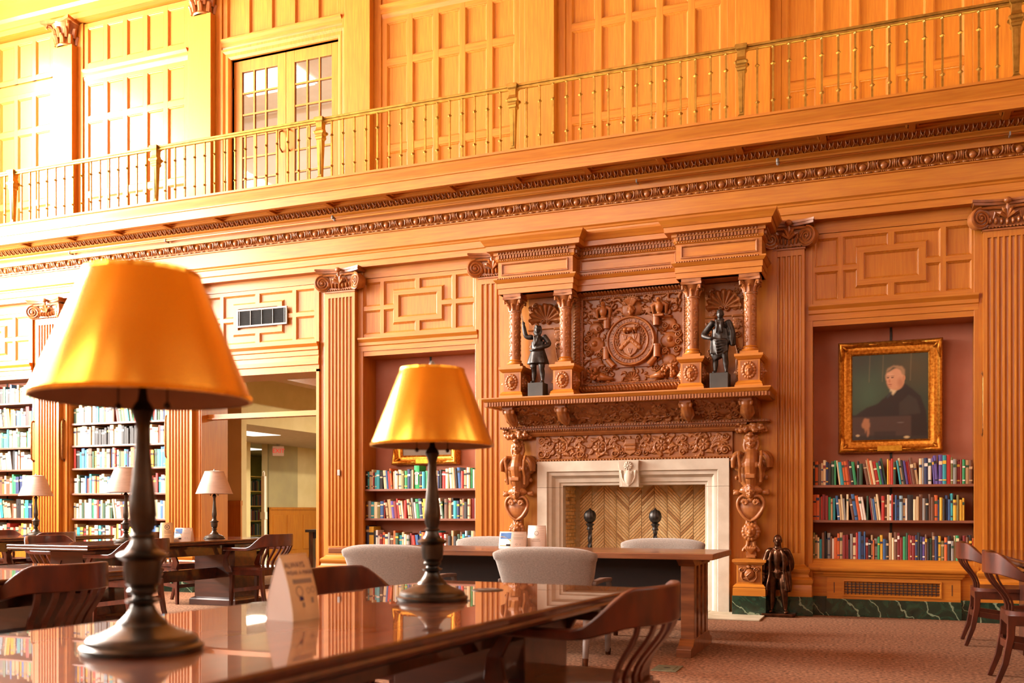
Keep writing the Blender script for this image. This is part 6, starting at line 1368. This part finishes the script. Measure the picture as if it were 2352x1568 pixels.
g = G(); g.box(-12.0, -11.93, 6.6, 10, 0, 1.06); g.box(-12.0, -11.91, 6.6, 10, 1.06, 1.11); obj('wainscot', g, OAK_V, wb)
for y in (6.9, 7.4, 8.0, 8.6, 9.2): g = G(); g.box(-11.93, -11.915, y-.2, y+.2, .2, .95); obj('panel', g, OAK_V, wb, bevel=.006)
g = G(); g.box(-16, -9.5, 1.42, 14, 2.42, 3.5); cb = tag(obj('ceiling_low', g, CEILT), 'lowered tiled ceiling with cream side over the side room', kind='structure')
g = G(); g.box(-9.5, -9.49, 1.42, 10, 2.42, 3.5); obj('side_face', g, CREAM, cb)
g = G(); g.box(-10.2, -2.5, .46, 10, 3.5, 3.6); tag(obj('ceiling_beyond', g, CREAM), 'cream ceiling of the side room', kind='structure')
g = G(); g.box(-8.45, -8.2, 1.42, 9.9, 2.96, 3.5); g.box(-8.5, -8.15, 1.42, 9.9, 3.25, 3.5); tag(obj('trim_3', g, OAK_H), 'oak ceiling beam in the side room', kind='structure')
lt = thing('ceiling_light', 'square bright ceiling light in the side room', 'light', (-10.55, 3.95, 2.42)); g = G(); g.box(-.32, .32, -.62, .62, -.012, 0); obj('frame', g, WHITE, lt); g = G(); g.box(-.3, .3, -.6, .6, -.016, -.012); obj('diffuser', g, LIGHTP, lt)
area_light('ceiling_light_glow', (0, 0, -.05), (0, 0, 0), .6, 1.2, 700, (1, .88, .66), parent=lt)
l3 = thing('ceiling_light', 'added fill light deep in the side room hidden by the doorway pilaster', 'light', (-10.9, 7.9, 2.42)); g = G(); g.box(-.32, .32, -.62, .62, -.012, 0); obj('frame', g, WHITE, l3); g = G(); g.box(-.3, .3, -.6, .6, -.016, -.012); obj('diffuser', g, LIGHTP, l3)
area_light('ceiling_light_glow', (0, 0, -.05), (0, 0, 0), .6, 1.2, 30, (1, .9, .7), parent=l3)  # lamp added out of view to brighten the far cream wall
l2 = thing('ceiling_light', 'added unseen fill light under the side room ceiling', 'light', (-5.0, 5.5, 3.5)); g = G(); g.box(-.32, .32, -.62, .62, -.012, 0); obj('frame', g, WHITE, l2); g = G(); g.box(-.3, .3, -.6, .6, -.016, -.012); obj('diffuser', g, LIGHTP, l2)
area_light('ceiling_light_glow', (0, 0, -.05), (0, 0, 0), .6, 1.2, 3800, (1, .88, .66), parent=l2)  # lamp added out of view to fill the lowered ceiling's side face
ex = thing('exit_sign', 'small red lettered EXIT sign under the side room ceiling', 'exit sign', (-11.75, 6.62, 2.42)); ex.rotation_euler = (0, 0, R(50))
g = G(); g.box(-.115, .115, -.025, .025, -.25, -.05); obj('housing', g, EXITW, ex, bevel=.005); g = G(); g.box(-.03, .03, -.02, .02, -.05, 0); obj('bracket', g, STEEL, ex)
q = G(); q.merge(text_g('EXIT', .125, .002), Matrix.Translation((0, -.028, -.15)) @ Matrix.Rotation(R(90), 4, 'X')); obj('exit_lettering', q, EXITR, ex, kind='stuff', label='glowing red EXIT letters')
# stack room glimpsed past the wall
g = G(); g.box(-15.2, -15.1, 3.0, 14, 0, 2.42); g.box(-15.2, -11, 13.9, 14, 0, 2.42); tag(obj('wall_stack', g, mat('yellow_plaster', '#c9b34a', '#d3be58', .85, scale=(3, 3, 3))), 'yellow wall of the stack room behind', kind='structure')
bs = thing('stack_bookcase', 'tall grey bookcase in the stack room beyond the doorway', 'bookcase', (-14.1, 9.2, 0)); rng = random.Random(8)
for y in (-1.3, 1.3): g = G(); g.box(-.14, .14, y-.015, y+.015, 0, 2.0); obj('upright', g, STEEL, bs)
bk = G()
for z in (.1, .45, .8, 1.15, 1.5, 1.85):
    g = G(); g.box(-.14, .14, -1.3, 1.3, z-.02, z); obj('shelf', g, YEL, bs)
    if z < 1.8:
        y = -1.27
        while y < 1.24: w = rng.uniform(.02, .05); bk.cur = BKEYS.index(rng.choice('kkGRmnsOkm')); bk.box(-.1, .12, y, y+w*.95, z, z+rng.uniform(.2, .29)); y += w
tag(obj('stack_books', bk, [BOOKM[k] for k in BKEYS], loc=(-14.1, 9.2, 0)), 'dark books packed on the stack room shelves', 'books', kind='stuff')
g = G(); g.box(-.03, .03, -.03, .03, 0, 1.62); g.ell((0, 0, 1.66), (.02, .02, .05), 8, 6); g.box(-.045, .045, -.035, .035, .9, 1.02); px_ = tag(obj('gate_post', g, WHITE), 'pale grey security gate post beyond the doorway', 'post'); px_.location = (-9.75, 3.35, 0)
l4 = thing('ceiling_light', 'added unseen yellowish fill light of the stack room', 'light', (-13.3, 7.4, 2.42)); g = G(); g.box(-.32, .32, -.62, .62, -.012, 0); obj('frame', g, WHITE, l4); g = G(); g.box(-.3, .3, -.6, .6, -.016, -.012); obj('diffuser', g, LIGHTP, l4)
area_light('ceiling_light_glow', (0, 0, -.05), (0, 0, 0), .6, 1.2, 130, (1, .85, .5), parent=l4)  # lamp added out of view so the yellow wall is lit
# table, chair, jacket in the side room
st_ = thing('side_table', 'dark wooden table with red seat beneath in the side room', 'table', (-7.35, 2.6, 0)); g = G(); g.box(-.8, .8, -.45, .45, .72, .76); obj('tabletop', g, DARKW, st_, bevel=.004)
for sx in (-1, 1):
    for sy in (-1, 1): g = G(); g.box(sx*.72-.035, sx*.72+.035, sy*.38-.035, sy*.38+.035, 0, .72); obj('leg', g, CHAIRW, st_)
for sy in (-1, 1): g = G(); g.box(-.72, .72, sy*.38-.012, sy*.38+.012, .63, .72); obj('apron', g, DARKW, st_)
dup(chair, None, (-8.05, 2.95, 0), R(-35), 'wooden armchair at the table in the side room')
rsq = thing('red_stool', 'low red leather seat under the side room table', 'stool', (-7.15, 1.75, 0)); g = G(); g.box(-.24, .24, -.22, .22, .44, .49); obj('seat', g, REDL, rsq, bevel=.015)
for sx in (-1, 1):
    for sy in (-1, 1): g = G(); g.box(sx*.2-.02, sx*.2+.02, sy*.18-.02, sy*.18+.02, 0, .44); obj('leg', g, DARKW, rsq)
jk = G(); jk.ell((0, 0, .66), (.10, .12, .10)); jk.tube([(0, 0, .72), (.02, 0, .5), (.03, .02, .3)], [.06, .12, .10], 12, squash=.7); jk.tube([(-.02, -.08, .66), (-.03, -.13, .48), (-.02, -.12, .33)], [.05, .05, .04], 10)
jt = thing('jacket_chair', 'plain dark chair holding a blue denim jacket just inside the doorway', 'chair', (-6.50, 1.05, 0)); 
g = G(); g.box(-.2, .2, -.2, .2, .42, .45); obj('seat', g, DARKW, jt, bevel=.006)
for sx in (-1, 1):
    for sy in (-1, 1): g = G(); g.box(sx*.17-.02, sx*.17+.02, sy*.17-.02, sy*.17+.02, 0, .78 if sx > 0 else .42); obj('leg', g, DARKW, jt)
g = G(); g.box(.15, .19, -.19, .19, .6, .8); obj('backrest', g, DARKW, jt)
o = tag(obj('denim_jacket', jk, DENIM, remesh=.012), 'blue denim jacket hanging on the chair just inside the doorway', 'jacket'); o.location = (-6.42, 1.05, .08)
